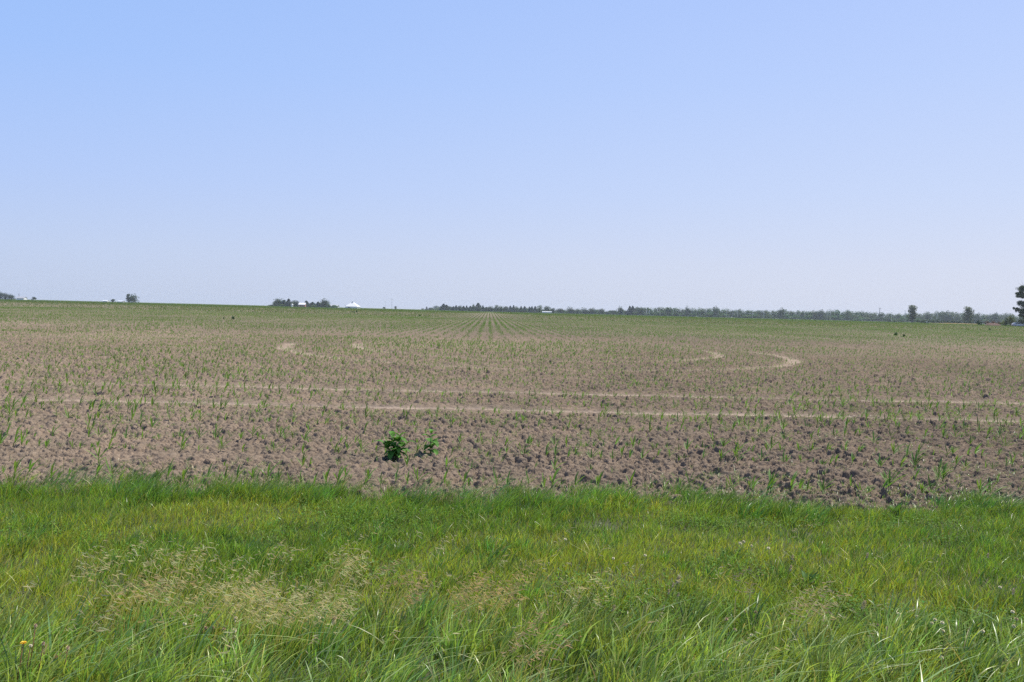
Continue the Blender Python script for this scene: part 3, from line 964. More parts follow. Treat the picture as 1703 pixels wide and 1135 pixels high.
clover = [(1495, 1021, 0), (1525, 1026, 0), (1550, 1037, 0), (1555, 1031, 0), (1567, 1036, 0), (1568, 1050, 0), (1634, 1050, 0),
          (1684, 1018, 0), (1690, 1030, 1), (1686, 1042, 0), (1663, 977, 0), (1240, 1018, 1), (1257, 1019, 1), (1208, 1030, 1), (1373, 1042, 1), (1385, 1049, 1),
          (461, 995, 0), (557, 1028, 1), (531, 1028, 0), (392, 1029, 0), (393, 1035, 0), (390, 1049, 0), (307, 1038, 0), (325, 1024, 0),
          (342, 1045, 1), (354, 1044, 1), (373, 1047, 1), (1020, 929, 0), (1073, 924, 0), (940, 897, 0), (1231, 904, 0), (1237, 901, 0),
          (1250, 908, 0), (1278, 912, 0), (1250, 1057, 0), (1199, 1046, 1), (1222, 1048, 1), (1566, 1094, 0), (1460, 1040, 1), (1476, 1045, 1)]
def fl_label(px, py, br):
    kind = 'browned' if br else 'white'
    if px > 1480 and py > 1000 and px < 1600: w = 'in the cluster at the lower right of the verge'
    elif px > 1600: w = 'near the right edge of the verge'
    elif px > 1300: w = 'right of the lower middle of the verge'
    elif px > 1180 and py > 1000: w = 'right of the pale seed spikes in the verge'
    elif px > 900: w = 'in the upper part of the verge right of the middle'
    elif px > 450: w = 'below the straw coloured seed heads'
    else: w = 'in the lower left of the verge under the straw heads'
    return f'small {kind} clover flower head {w}'
for px, py, br in clover:
    z = .15
    x, y = on_plane(px, py, z)
    lab = fl_label(px, py, br)
    root = empty('clover_flower', (x, y, z), random.uniform(0, 6), random.uniform(.9, 1.15))
    tag(root, lab, 'flower', lab.replace('flower head', 'flowers'))
    link('flower_head', H_white[br], root)
    link('stalk', stalks[0], root)
spike = [head_mesh(.010, 60, plain('pale_spikelets', (.66, .54, .34), .8, .1, 100), 2.4)]
for px, py, s_, lab in ((1128, 965, 1.2, 'tallest pale fluffy seed spike right of the middle of the verge'),
                    (1119, 974, .7, 'short pale seed spike just left of the tallest fluffy one'),
                    (1112, 985, .7, 'faint pinkish seed spike second below the tallest fluffy one'),
                    (1128, 990, .6, 'small pale seed spike straight below the tallest fluffy one'),
                    (1103, 1012, .7, 'low brownish seed spike under the group right of the middle'),
                    (1020, 1013, .9, 'lone pale seed spike below the middle of the verge'),
                    (1318, 928, .8, 'upper pale seed spike above the nodding heads at the right'),
                    (1315, 946, .9, 'lower pale seed spike above the nodding heads at the right'),
                    (1442, 925, .9, 'pale seed spike standing alone in the plain grass at the right'),
                    (1643, 925, .8, 'pale seed spike near the right edge of the verge'),
                    (1685, 985, .9, 'pale seed spike at the right edge above the clover flowers'),
                    (1436, 1008, 1.2, 'leaning pale seed spike right of the nodding heads'),
                    (555, 1033, 1.0, 'pinkish white seed spike under the straw heads left of the middle')):
    x, y = on_plane(px, py, .2)
    root = empty('seed_spike', (x, y, .2), random.uniform(0, 6), s_)
    root.rotation_euler = (random.uniform(-.1, .1), random.uniform(.05, .35), 0)
    tag(root, lab, 'seed spike', 'pale seed spikes in the verge')
    link('spike', spike[0], root); link('stalk', stalks[0], root, (0, 0, -.01), 0, 1.5)
# reddish stalked weeds at the bottom left, one still in yellow flower
ydisc = head_mesh(.012, 40, M_yellow, .35)
bud = head_mesh(.0075, 30, M_browned, 1.2)
wbud = head_mesh(.007, 30, M_white, .8)
for px, py, top, hd, lab in (
        (39, 1069, .26, 'y', 'reddish stalk with a single yellow flower at the lower left corner'),
        (59, 1041, .30, 'b', 'tall reddish stalk with a brown seed bud at the lower left'),
        (51, 1074, .25, 'w', 'reddish stalk with a white tipped bud beside the yellow flower'),
        (72, 1071, .25, 'b', 'short stalk with an orange brown bud right of the white tipped one'),
        (113, 1078, .24, 'b', 'pinkish withered flower stalk furthest right at the lower left')):
    x, y = on_plane(px, py, top)
    root = empty('flower_stalk', (x, y, .02))
    tag(root, lab, 'weed', 'stalked weeds at the lower left')
    link('stem', MB().tube([(-.04, .0, 0), (-.015, 0, top * .55), (0, 0, top - .02)], [.0026, .002, .0016], 5).mesh('stem', M_rstem, True), root)
    link('flower_head', {'y': ydisc, 'b': bud, 'w': wbud}[hd], root, (0, 0, top - .02))
wv = [mesh_np('weed_leaf', *ovate_leaf(.15, .05, .9, 40 + i), None, leafy('dock_leaf_%d' % i, c_, trans=.25, scale=14)) for i, c_ in enumerate([(.08, .17, .04), (.16, .12, .06)])]
for (px, py, lab, n) in ((75, 1120, 'low leafy weed with dark and reddish leaves at the bottom left corner', 9),
                         (1345, 985, 'bright green upright leafy weed among the nodding heads at the right', 7),
                         (1490, 862, 'broad-leaved weed rosette at the field edge on the right', 9)):
    x, y = on_plane(px, py, .04)
    root = empty('leafy_weed', (x, y, .03)); tag(root, lab, 'weed')
    for k in range(n):
        a = k * 2.4
        o = link('leaf', wv[(k % 3 == 0) if px < 100 else 0], root, (0, 0, .0), a, random.uniform(.7, 1.1))
        o.rotation_euler = (0, -R(random.uniform(25, 70)), a)

# ------------------------------------------------------------------ trees
M_bark = plain('bark', (.11, .085, .065), .9, .2, 2, bump=.03)
M_dec = leafy('broadleaf_foliage', (.045, .085, .030), trans=.18, rough=.6, var=.35, scale=.55, spec=.15)
M_pale = leafy('pale_foliage', (.075, .125, .045), trans=.25, rough=.6, var=.3, scale=.55, spec=.15)
M_con = leafy('conifer_foliage', (.024, .052, .024), trans=.10, rough=.65, var=.3, scale=.6, spec=.1)
M_brown = leafy('brown_foliage', (.14, .075, .045), trans=.2, rough=.7, var=.3, scale=.8, spec=.1)
M_yshrub = leafy('yellow_green_foliage', (.15, .19, .05), trans=.3, rough=.6, var=.3, scale=.8, spec=.15)

def leaf_quads(p, nrm, s, r):
    n = len(p)
    t = r.normal(size=(n, 3)); u = np.cross(nrm, t); u /= np.linalg.norm(u, axis=1)[:, None] + 1e-6
    v = np.cross(nrm, u); v /= np.linalg.norm(v, axis=1)[:, None] + 1e-6
    s = s[:, None]
    V = np.stack([p - u * s, p - v * s * .65 + nrm * s * .12, p + u * s, p + v * s * .65 + nrm * s * .12], 1).reshape(-1, 3)
    return V

def crown_mesh(kind, seed, n, leaf, mat):
    """unit crown: total tree height 1, trunk at the origin"""
    r = np.random.default_rng(seed)
    P, Nn = [], []
    if kind == 'cone':
        z = r.random(n) ** 1.35
        tier = 1 - .22 * np.abs(np.sin(z * 22))
        rad = .24 * (1 - z) ** .85 * tier + .012
        a = r.uniform(0, 2 * math.pi, n)
        q_ = np.sqrt(r.uniform(.35, 1.1, n))
        rag = 1 + .2 * np.sin(a * 3 + z * 9) + .12 * r.normal(size=n)
        P = np.stack([rad * q_ * rag * np.cos(a), rad * q_ * rag * np.sin(a), .04 + z * .96 + .02 * r.normal(size=n)], -1)
        Nn = np.stack([np.cos(a), np.sin(a), .5 + 0 * a], -1) + .5 * r.normal(size=(n, 3))
    else:
        k = {'round': 26, 'tall': 16, 'bush': 10, 'flat': 14}[kind]
        spec = {'round': (.33, .40, .50, .19), 'tall': (.12, .34, .56, .11), 'bush': (.48, .32, .42, .26), 'flat': (.42, .20, .62, .17)}[kind]
        wx_, wz_, cz, lr = spec
        d = r.normal(size=(k, 3)); d /= np.linalg.norm(d, axis=1)[:, None]
        c = d * (r.random((k, 1)) ** .5) * [wx_, wx_, wz_]; c[:, 2] += cz
        c = np.concatenate([c, [[0, 0, cz], [.05, 0, 1 - lr]]])
        if kind == 'round':
            c[:, 2] = np.clip(c[:, 2], .1, .84)
            a_ = r.uniform(0, 6.28, 8); c = np.concatenate([c, np.stack([.24 * np.cos(a_), .24 * np.sin(a_), r.uniform(.08, .26, 8)], 1)])
        if kind == 'tall':
            z_ = np.linspace(.13, .88, 20); q2 = .085 * np.sin(np.pi * np.clip(z_ * .9 + .12, 0, 1)) ** .6; a_ = r.uniform(0, 6.28, 20)
            c = np.stack([q2 * np.cos(a_), q2 * np.sin(a_), z_], 1)
        rr = lr * r.uniform(.7, 1.3, len(c))
        w = rr ** 2; w /= w.sum()
        pick = r.choice(len(c), n, p=w)
        d = r.normal(size=(n, 3)); d /= np.linalg.norm(d, axis=1)[:, None]
        q_ = 1 - .45 * r.random(n) ** 2 + .14 * np.abs(r.normal(size=n)) * (r.random(n) < .3)
        P = c[pick] + d * (rr[pick] * q_)[:, None] * [1, 1, .82]
        P[:, 2] = np.maximum(P[:, 2], .01 + .03 * r.random(n))
        Nn = d + .6 * r.normal(size=(n, 3))
    Nn = Nn / np.linalg.norm(Nn, axis=1)[:, None]
    V = leaf_quads(P, Nn, leaf * r.uniform(.6, 1.35, n), r)
    return mesh_np('crown', V, (np.arange(n) * 4)[:, None] + np.array([[0, 1, 2, 3]]), None, mat, smooth=False)

def trunk_mesh(seed, h=.62, rad=.022, limbs=5):
    r = random.Random(seed)
    m = MB()
    m.tube([(0, 0, -.02), (0, 0, .06), (r.uniform(-.01, .01), r.uniform(-.01, .01), h * .55), (r.uniform(-.02, .02), 0, h)], [rad * 1.4, rad, rad * .7, rad * .25], 7)
    for k in range(limbs):
        a = k * 2.4 + r.random(); z = h * (.32 + .5 * k / limbs); L = r.uniform(.13, .24)
        m.tube([(0, 0, z), (L * .5 * math.cos(a), L * .5 * math.sin(a), z + L * .5), (L * math.cos(a), L * math.sin(a), z + L * .8)], [rad * .45, rad * .3, rad * .12], 5)
    return m.mesh('trunk', M_bark, True)
TR = [trunk_mesh(i) for i in range(3)]
CR = {}
for nm, kind, n, leaf, mat, cnt in (('round', 'round', 1300, .036, M_dec, 6), ('pround', 'round', 1300, .036, M_pale, 3), ('cone', 'cone', 1000, .030, M_con, 4),
                                    ('tall', 'tall', 1000, .032, M_dec, 3), ('bush', 'bush', 700, .06, M_dec, 4), ('brown', 'bush', 500, .05, M_brown, 2),
                                    ('yshrub', 'bush', 600, .05, M_yshrub, 2)):
    CR[nm] = [crown_mesh(kind, 500 + 31 * i + len(nm), n, leaf, mat) for i in range(cnt)]

NAMES = {'round': ('round_tree', 'tree'), 'pround': ('round_tree', 'tree'), 'cone': ('conifer_tree', 'tree'), 'tall': ('slender_tree', 'tree'),
         'bush': ('bush', 'bush'), 'brown': ('brown_bush', 'bush'), 'yshrub': ('shrub', 'shrub')}
def plant_tree(kind, px0, px1, ytop, Y, label, group=None, base=None):
    """a tree filling photo columns px0..px1 with its top at ytop, standing Y metres out"""
    pc = (px0 + px1) / 2
    x, y, z = far(pc, Y)
    H = (horizon(pc) - ytop) / FPX * Y + EYE - z
    w = (px1 - px0) / FPX * Y
    spread = {'round': .74, 'pround': .74, 'cone': .34, 'tall': .30, 'bush': 1.35, 'brown': 1.35, 'yshrub': 1.35}[kind]
    nm, cat = NAMES[kind]
    root = empty(nm, (x, y, z - .05), random.uniform(0, 6.28))
    sx = w / spread
    root.scale = (sx, sx, H)
    link('crown', random.choice(CR[kind]), root)
    if kind not in ('bush', 'brown', 'yshrub'): link('trunk', random.choice(TR), root)
    tag(root, label, cat, group)
    return root

D1 = 900
G = 'trees of the farmstead left of the white barn'
for t in (
    ('round', -3, 5, 485, D1, 'tallest dark tree cut off by the left edge of the photo', 'tree clump at the far left'),
    ('round', 4, 14.5, 487, D1, 'middle dark tree of the clump at the left edge', 'tree clump at the far left'),
    ('round', 13, 24, 489, D1, 'rightmost and lowest dark tree of the clump at the left edge', 'tree clump at the far left'),
    ('bush', 51, 62, 493, D1, 'small lone dark bush right of the grey roof at the far left', None),
    ('bush', 182, 194, 496.5, D1, 'flat topped dark bush between two white sheds on the left horizon', None),
    ('tall', 210.5, 216, 488.5, D1, 'narrow pointed tree touching the left side of a round one on the left horizon', None),
    ('round', 213, 229.5, 489, D1, 'lone round tree right of the white shed on the left horizon', None),
    ('round', 455.5, 471, 495, D1, 'large round tree at the left end of the farmstead', G),
    ('tall', 469, 475, 498.5, D1, 'narrow dark tree right of the large round one at the farmstead', G),
    ('cone', 474, 486, 497, D1, 'pointed conifer between two round trees at the farmstead', G),
    ('round', 486, 498.5, 499, D1, 'round dark tree immediately left of the brick house', G),
    ('cone', 503, 516, 500.5, D1, 'pointed conifer immediately right of the brick house', G),
    ('cone', 514, 525, 502.5, D1, 'middle low conifer of the farmstead, second right of the brick house', G),
    ('cone', 524, 534, 502, D1, 'low conifer beside the tall round tree at the farmstead right end', G),
    ('round', 532, 548, 496.5, D1, 'large round tree at the right end of the farmstead', G),
    ('round', 498, 505, 503, D1 + 30, 'small tree showing just above the white roof of the brick house', G),
    ('bush', 559, 566, 508, D1 + 200, 'bluish bush at the right end of the grey shed roof', None),
    ('bush', 573, 579, 507, D1 + 200, 'small bluish tree at the left side of the white barn', None),
    ('bush', 634.5, 643, 510, 1200, 'small hazy tree pair alone right of the white barn', None),
    ('tall', 656, 659.5, 509, 1200, 'tiny pointed tree standing alone between the barn and the conifer row', None),
    ('bush', 699, 706, 513, 1200, 'low hazy bush left of the thin conifer before the conifer row', None),
    ('cone', 707.5, 711.5, 510, 1200, 'thin lone conifer left of the long row of trees', None),
    ('round', 712, 718, 512, 1200, 'small round tree right of the thin lone conifer', None)):
    plant_tree(*t)

row = [('cone', 731, 744, 505.5), ('cone', 737, 748, 507), ('pround', 743, 753, 509), ('cone', 750, 758, 509.5), ('cone', 755, 762, 508), ('round', 760, 769, 507.5), ('cone', 767, 775, 509),
       ('cone', 773, 779, 508.3), ('cone', 778, 786, 509), ('pround', 783.5, 791, 505.5), ('cone', 788, 802, 504.2), ('cone', 800, 806, 508), ('cone', 805, 812, 510.5),
       ('round', 809, 822, 509), ('pround', 820, 833, 506.8), ('pround', 829, 838, 508.5), ('cone', 835, 842, 512), ('round', 837, 847, 509), ('cone', 844, 853, 509), ('cone', 850, 858, 508), ('pround', 855, 864, 509),
       ('cone', 863, 870, 509.5), ('cone', 868, 877, 509.5), ('cone', 877, 884, 510), ('cone', 881, 888, 509.5), ('cone', 886, 894, 509.5), ('pround', 893, 903, 507.8), ('round', 904, 916, 508.5)]
ORD = ['first', 'second', 'third', 'fourth', 'fifth', 'sixth', 'seventh', 'eighth', 'ninth', 'tenth', 'eleventh', 'twelfth', 'thirteenth', 'fourteenth', 'fifteenth', 'sixteenth', 'seventeenth', 'eighteenth', 'nineteenth', 'twentieth']
cnt = {}
tot = {'cone': 'dark pointed conifer', 'round': 'darker round tree', 'pround': 'pale rounded tree'}
for i, (k, a0, a1, yt) in enumerate(row):
    cnt[k] = cnt.get(k, 0) + 1
    plant_tree(k, a0, a1, yt, 1000 + (i % 3) * 12, f'{ORD[cnt[k] - 1]} {tot[k]} from the left in the conifer row behind the converging corn rows', 'long row of trees in the middle of the horizon')
mid = [('round', 916, 924, 512), ('bush', 923, 941, 513), ('round', 941, 954.5, 509.5), ('pround', 953, 966, 513), ('round', 964, 978, 511), ('round', 977.5, 992.5, 512),
       ('round', 994, 1006.5, 513), ('bush', 1005, 1014, 517), ('bush', 1012, 1027, 516), ('round', 1025.5, 1038, 509.3), ('bush', 1037, 1046, 516), ('cone', 1042, 1052, 509), ('cone', 1047, 1057, 508.8)]
mlab = ['small round tree right of the long white shed', 'low wide hazy bush right of the long white shed', 'taller leaning round tree second right of the white shed', 'pale low tree before two round trees in the scattered row',
        'left one of two equal round trees in the middle right horizon', 'right one of two equal round trees in the middle right horizon', 'round tree left of a gap in the scattered row', 'lowest hazy bush in the gap of the scattered row',
        'long low hazy bush left of the tall lone round tree', 'tall round tree standing out just left of the dark conifers', 'low hazy bush between the tall round tree and the dark conifers', 'left dark conifer at the left end of the long wood', 'right dark conifer at the left end of the long wood']
for (k, a0, a1, yt), lab in zip(mid, mlab):
    plant_tree(k, a0, a1, yt, 1050, lab, 'scattered trees right of the white shed')
for (k, a0, a1, yt, lab) in (('round', 1058, 1072, 510.5, 'first taller round tree of the long wood right of the conifers'),
                             ('round', 1105, 1118, 511, 'dark round tree rising above the left part of the long wood'),
                             ('round', 1138, 1147.5, 508.8, 'small ball shaped tree poking above the left part of the long wood'),
                             ('round', 1184, 1196, 509, 'pointed leafy tree rising from the middle of the long wood'),
                             ('round', 1292, 1306, 511.5, 'tall tree with a cut off right side rising from the long wood'),
                             ('round', 1349, 1358, 514.8, 'left one of two bumps in the long wood beside the utility poles'),
                             ('round', 1358, 1372, 514.8, 'right one of two bumps in the long wood beside the utility poles'),
                             ('round', 1562, 1586, 516.5, 'broad rounded tree of the far wood between the two slender trees'),
                             ('round', 1620, 1632, 519.8, 'round far tree right of the second slender tree'),
                             ('round', 1648, 1662, 519.5, 'rounded far tree behind the reddish mound')):
    plant_tree(k, a0, a1, yt, 1000, lab, 'trees standing out of the long wood')

# the long wood that closes the right half of the horizon: one mass
def wood(name, px0, px1, tops, Y, depth, label, n=800):
    B = Batch(); r = np.random.default_rng(7)
    px = px0
    while px < px1:
        top = np.interp(px, [t[0] for t in tops], [t[1] for t in tops]) - 1.5 + r.normal(0, 1.0)
        Yd = Y + r.uniform(0, depth)
        w = r.uniform(8, 17)
        x, y, z = far(px, Yd)
        H = (horizon(px) - top) / FPX * Yd + EYE - z
        me = CR['round' if r.random() < .7 else 'pround'][r.integers(0, 3)]
        v = np.zeros(len(me.vertices) * 3, np.float32); me.vertices.foreach_get('co', v); v = v.reshape(-1, 3)
        a = r.uniform(0, 6.28); sx = w / FPX * Yd / .86
        V = np.stack([(v[:, 0] * math.cos(a) - v[:, 1] * math.sin(a)) * sx + x, (v[:, 0] * math.sin(a) + v[:, 1] * math.cos(a)) * sx + y,
                      v[:, 2] * H + z], -1)
        q_ = (np.arange(len(v) // 4) * 4)[:, None] + np.array([[0, 1, 2, 3]])
        base = np.array([[.062, .125, .028]]) * r.uniform(.75, 1.3) * [[r.uniform(.85, 1.35), 1, 1]]
        B.add(V, q_, None, np.repeat(jitter_col(base[0], len(v) // 4, .22, .1), 4, 0))
        for _ in range(2):      # undergrowth closes the foot of the wood
            me = CR['bush'][r.integers(0, 4)]
            v = np.zeros(len(me.vertices) * 3, np.float32); me.vertices.foreach_get('co', v); v = v.reshape(-1, 3)
            x, y, z = far(px + r.uniform(-w, w), Yd - r.uniform(5, 25))
            hh_ = H * r.uniform(.35, .6); sx = w / FPX * Yd
            B.add(np.stack([v[:, 0] * sx + x, v[:, 1] * sx + y, v[:, 2] * hh_ + z - .3], -1), (np.arange(len(v) // 4) * 4)[:, None] + np.array([[0, 1, 2, 3]]), None,
                  np.repeat(jitter_col(base[0] * r.uniform(.8, 1.2), len(v) // 4, .22, .1), 4, 0))
        px += w * r.uniform(.35, .6)
    me = B.mesh(name, leafy(name + '_foliage', None, trans=.25, rough=.65, spec=.1))
    me.polygons.foreach_set('use_smooth', [False] * len(me.polygons))
    return tag(link(name, me), label, 'wood', kind='stuff')
wood('far_wood', 1050, 1760, [(1050, 513), (1100, 513.5), (1160, 514), (1200, 515), (1250, 517), (1300, 517.5), (1340, 518), (1370, 517), (1430, 519), (1500, 523), (1530, 521),
     (1560, 519), (1600, 521), (1640, 523), (1660, 522), (1700, 524), (1760, 523)], 1040, 60, 'continuous hazy green wood closing the right half of the horizon')
wood('far_wood', 738, 1048, [(738, 513), (800, 512.5), (835, 513.5), (900, 514.5), (925, 516.5), (960, 517), (1010, 518.5), (1048, 516)], 1120, 60, 'low hazy wood closing the gaps behind the long tree row and the scattered trees')
wood('farm_undergrowth', 458, 497, [(458, 502), (497, 505)], 915, 10, 'dark undergrowth between the trees left of the brick house')
wood('farm_undergrowth', 511, 546, [(511, 506), (530, 505.5), (546, 503)], 915, 10, 'dark undergrowth between the conifers right of the brick house')
wood('far_wood', 717, 740, [(717, 513), (725, 511.5), (740, 511)], 1500, 60, 'pale bluish distant wood behind the left end of the conifer row')

# two slender trees, nearer
def fine_tree(name, px0, px1, ytop, Y, kind, n, leaf, mat, label, seed):
    pc = (px0 + px1) / 2
    x, y, z = far(pc, Y)
    H = (horizon(pc) - ytop) / FPX * Y + EYE - z
    w = (px1 - px0) / FPX * Y
    root = empty(name, (x, y, z - .05)); sx = w / (.37 if kind == 'tall' else .86); root.scale = (sx, sx, H)
    link('crown', crown_mesh(kind, seed, n, leaf, mat), root); link('trunk', trunk_mesh(seed, .8, .03), root)
    return tag(root, label, 'tree')
M_slend = leafy('slender_foliage', (.105, .135, .055), trans=.3, rough=.6, var=.35, scale=1.0, spec=.15)
fine_tree('slender_tree', 1509, 1524, 506.5, 600, 'tall', 2600, .021, M_slend, 'slender upright tree left of the other lone tree, beside a utility pole', 61)
fine_tree('slender_tree', 1601, 1617, 508.6, 620, 'tall', 2600, .021, M_slend, 'slender oval tree standing alone left of the farmyard bushes', 64)

# the big open-branched tree at the right edge: limbs carrying separate leaf masses
def big_tree():
    Y = 310
    bx, by, bz = far(1716, Y)
    root = empty('open_branched_tree', (bx, by, bz - .05))
    tag(root, 'tall dark tree with open layered limbs cut off by the right edge of the photo', 'tree')
    s = Y / FPX
    def loc(px, py): return ((px - 1716) * s, (horizon(1716) - py) * s + EYE - bz)
    # leaf masses: photo column, row, half width, half height (pixels), depth offset (m)
    masses = [(1699, 480, 10, 5, 0), (1712, 474, 11, 6, 1), (1694, 478, 5, 3, -1), (1686, 488, 5, 2.6, -1), (1692, 492, 7, 3, 0), (1702, 491, 8, 6, 1.5), (1715, 488, 12, 9, 0),
              (1697, 504, 7, 5, 0), (1706, 505, 9, 6, 1), (1720, 503, 12, 8, -1), (1688, 515, 5, 4, 0), (1694, 518, 6, 4.5, -1.5), (1704, 516, 8, 5, 1), (1716, 518, 11, 7, 0),
              (1735, 495, 12, 12, 1), (1738, 515, 11, 10, 0), (1728, 478, 9, 8, 0), (1707, 526, 9, 5, 0), (1698, 524, 5, 3, 1), (1722, 528, 10, 5, 0), (1698, 486, 5, 4, 1), (1683.5, 513, 2, 2, 0)]
    r = np.random.default_rng(5)
    Vs, n0 = [], 0
    lim = MB()
    tx, tz = loc(1716, 541)
    top = loc(1714, 470)
    lim.tube([(0, 0, -.2), (.1, 0, 2.5), (-.2, .1, 6), (top[0], 0, top[1])], [.5, .4, .3, .06], 9)
    for (px, py, hw, hh, dy) in masses:
        cx, cz = loc(px, py); rx_, rz_ = hw * s * 1.12, hh * s * 1.2
        n = int(130 + 22 * rx_ * rz_ * 20)
        n = min(n, 2200)
        k = 7
        sub = r.normal(size=(k, 3)); sub /= np.linalg.norm(sub, axis=1)[:, None]
        sub = sub * r.random((k, 1)) ** .5 * [rx_ * .7, rx_ * .6, rz_ * .6]
        pick = r.integers(0, k, n)
        d = r.normal(size=(n, 3)); d /= np.linalg.norm(d, axis=1)[:, None]
        P = sub[pick] + d * (r.random((n, 1)) ** .55) * [rx_ * .56, rx_ * .56, rz_ * .62] + [cx, dy, cz]
        nn = d + .7 * r.normal(size=(n, 3)); nn /= np.linalg.norm(nn, axis=1)[:, None]
        Vs.append(leaf_quads(P, nn, .15 * r.uniform(.6, 1.4, n), r))
        z0 = max(1.6, cz - abs(cx) * .35 - .6)
        lim.tube([(0, 0, z0), (cx * .5, dy * .5, (z0 + cz) / 2 - .1), (cx, dy, cz)], [.13, .09, .03], 5)
    for (px, py) in ((1694, 466), (1689, 470), (1700, 463)):      # bare twigs above the crown
        cx, cz = loc(px, py); bx2, bz2 = loc(1700, 477)
        lim.tube([(bx2, 0, bz2), ((bx2 + cx) / 2 + .1, 0, (bz2 + cz) / 2), (cx, 0, cz)], [.05, .035, .015], 4)
    V = np.concatenate(Vs); n = len(V) // 4
    link('crown', mesh_np('crown', V, (np.arange(n) * 4)[:, None] + np.array([[0, 1, 2, 3]]), None,
                          leafy('open_tree_foliage', (.060, .092, .034), trans=.25, rough=.6, var=.35, scale=.8, spec=.15), smooth=False), root)
    link('trunk', lim.mesh('trunk', M_bark, True), root)
big_tree()

# yard bushes, hedge, mound
def bush(px0, px1, ytop, Y, kind, label, group='bushes by the farmyard on the right', n=900, leaf=.045):
    mat = {'bush': M_dec, 'brown': M_brown, 'yshrub': M_yshrub}[kind]
    pc = (px0 + px1) / 2
    x, y, z = far(pc, Y)
    H = (horizon(pc) - ytop) / FPX * Y + EYE - z
    w = (px1 - px0) / FPX * Y
    nm, cat = NAMES[kind]
    o = link(nm, crown_mesh('bush', int(px0 * 3), n, leaf, mat), None, (x, y, z - .05), random.uniform(0, 6), (w / 1.35, w / 1.35, H))
    tag(o, label, cat, group)
bush(1621, 1634, 531.5, 312, 'bush', 'rounded green bush at the left of the reddish mound')
bush(1637, 1647, 533.2, 330, 'brown', 'dark brown bush behind the left part of the reddish mound')
bush(1646, 1657, 532.6, 332, 'brown', 'dark brown bush behind the middle of the reddish mound')
bush(1655, 1665, 533.5, 330, 'brown', 'lower brown bush at the right end of the reddish mound')
bush(1661, 1676, 532.5, 325, 'yshrub', 'yellowish green shrub right of the reddish mound')
bush(1672, 1692, 521.0, 322, 'yshrub', 'tall pale green shrub under the open-branched tree', n=2200, leaf=.03)
bush(1669, 1678, 528, 318, 'bush', 'dark shrub at the left foot of the tall pale shrub')
bush(1688, 1712, 524, 326, 'bush', 'grey green bush behind the silver car', n=1800, leaf=.03)
bush(1536.5, 1541, 535.2, 420, 'bush', 'tiny dark bush left of the white post', 'tiny bushes beside the white post', 200, .08)
bush(1541.5, 1545.5, 535.5, 420, 'bush', 'tiny dark bush right of the white post', 'tiny bushes beside the white post', 200, .08)
hb = [1526, 1534, 1543, 1551, 1560, 1568, 1577, 1586, 1595, 1606, 1616]
hl = ['first', 'second', 'third', 'fourth', 'fifth', 'sixth', 'seventh', 'eighth', 'ninth', 'tenth', 'eleventh']
for i, c_ in enumerate(hb):
    bush(c_ - 6.5, c_ + 6.5, 531.6 + .025 * (c_ - 1570) + random.uniform(-.5, .7), 560, 'bush', f'{hl[i]} low bush from the left in the hedge beneath the slender trees', 'low hedge bushes beneath the slender trees', 350, .07)
for i, c_ in enumerate([1478, 1488, 1497]):
    bush(c_ - 5, c_ + 5, 532.2 + .02 * (c_ - 1488), 600, 'bush', f'{hl[i]} faint low bush from the left between the poles left of the slender tree', 'faint low bushes between the poles', 250, .08)

def mound():
    Y = 312
    x, y, z = far(1651, Y)
    r = np.random.default_rng(3)
    nx, ny = 60, 26
    U, V_ = np.meshgrid(np.linspace(-1, 1, nx), np.linspace(-1, 1, ny))
    w = 26 / FPX * Y / 2
    prof = np.maximum(0, 1 - (U ** 2 + V_ ** 2)) ** .7
    hgt = prof * (.55 + .9 * fbm(U * 2.2 + 3, V_ * 2 + 2, 5)) * 1.0 + .3 * (fbm(U * 14, V_ * 8, 9) - .5) * (prof > .02)
    P = np.stack([U * w, V_ * 3.0, hgt - .06], -1).reshape(-1, 3)
    i0 = (np.arange(ny - 1)[:, None] * nx + np.arange(nx - 1)[None, :]).ravel()
    me = mesh_np('earth_mound', P, np.stack([i0, i0 + 1, i0 + nx + 1, i0 + nx], 1), None, plain('red_brown_earth', (.12, .066, .045), .95, .25, 1.3))
    tag(link('earth_mound', me, None, (x, y, z)), 'low reddish brown earth mound between the bushes and the farmyard', 'mound')
mound()
# tan strip of dry grass at the field margin in front of the hedge
B = Batch(); n = 7000
px = rng.uniform(1545, 1625, n); Yd = 430 + (1625 - px) * .9 + rng.uniform(-6, 10, n)
xy = np.array([at_depth(p, q_) for p, q_ in zip(px, Yd)])
B.ribbon(np.stack([xy[:, 0], xy[:, 1], terrain(xy[:, 0], xy[:, 1])], -1), rng.uniform(.25, .7, n) * (.35 + .65 * sstep(1545, 1580, px)), rng.uniform(.1, .3, n), rng.normal(0, .3, (n, 2)), np.full(n, .1), rng.uniform(-1, 1, n), segs=2,
         col=jitter_col((.42, .36, .22), n, .15, .08))
tag(link('dry_grass', B.mesh('dry_grass', M_straw)), 'tan strip of dry grass in front of the hedge on the right', 'dry grass', kind='stuff')

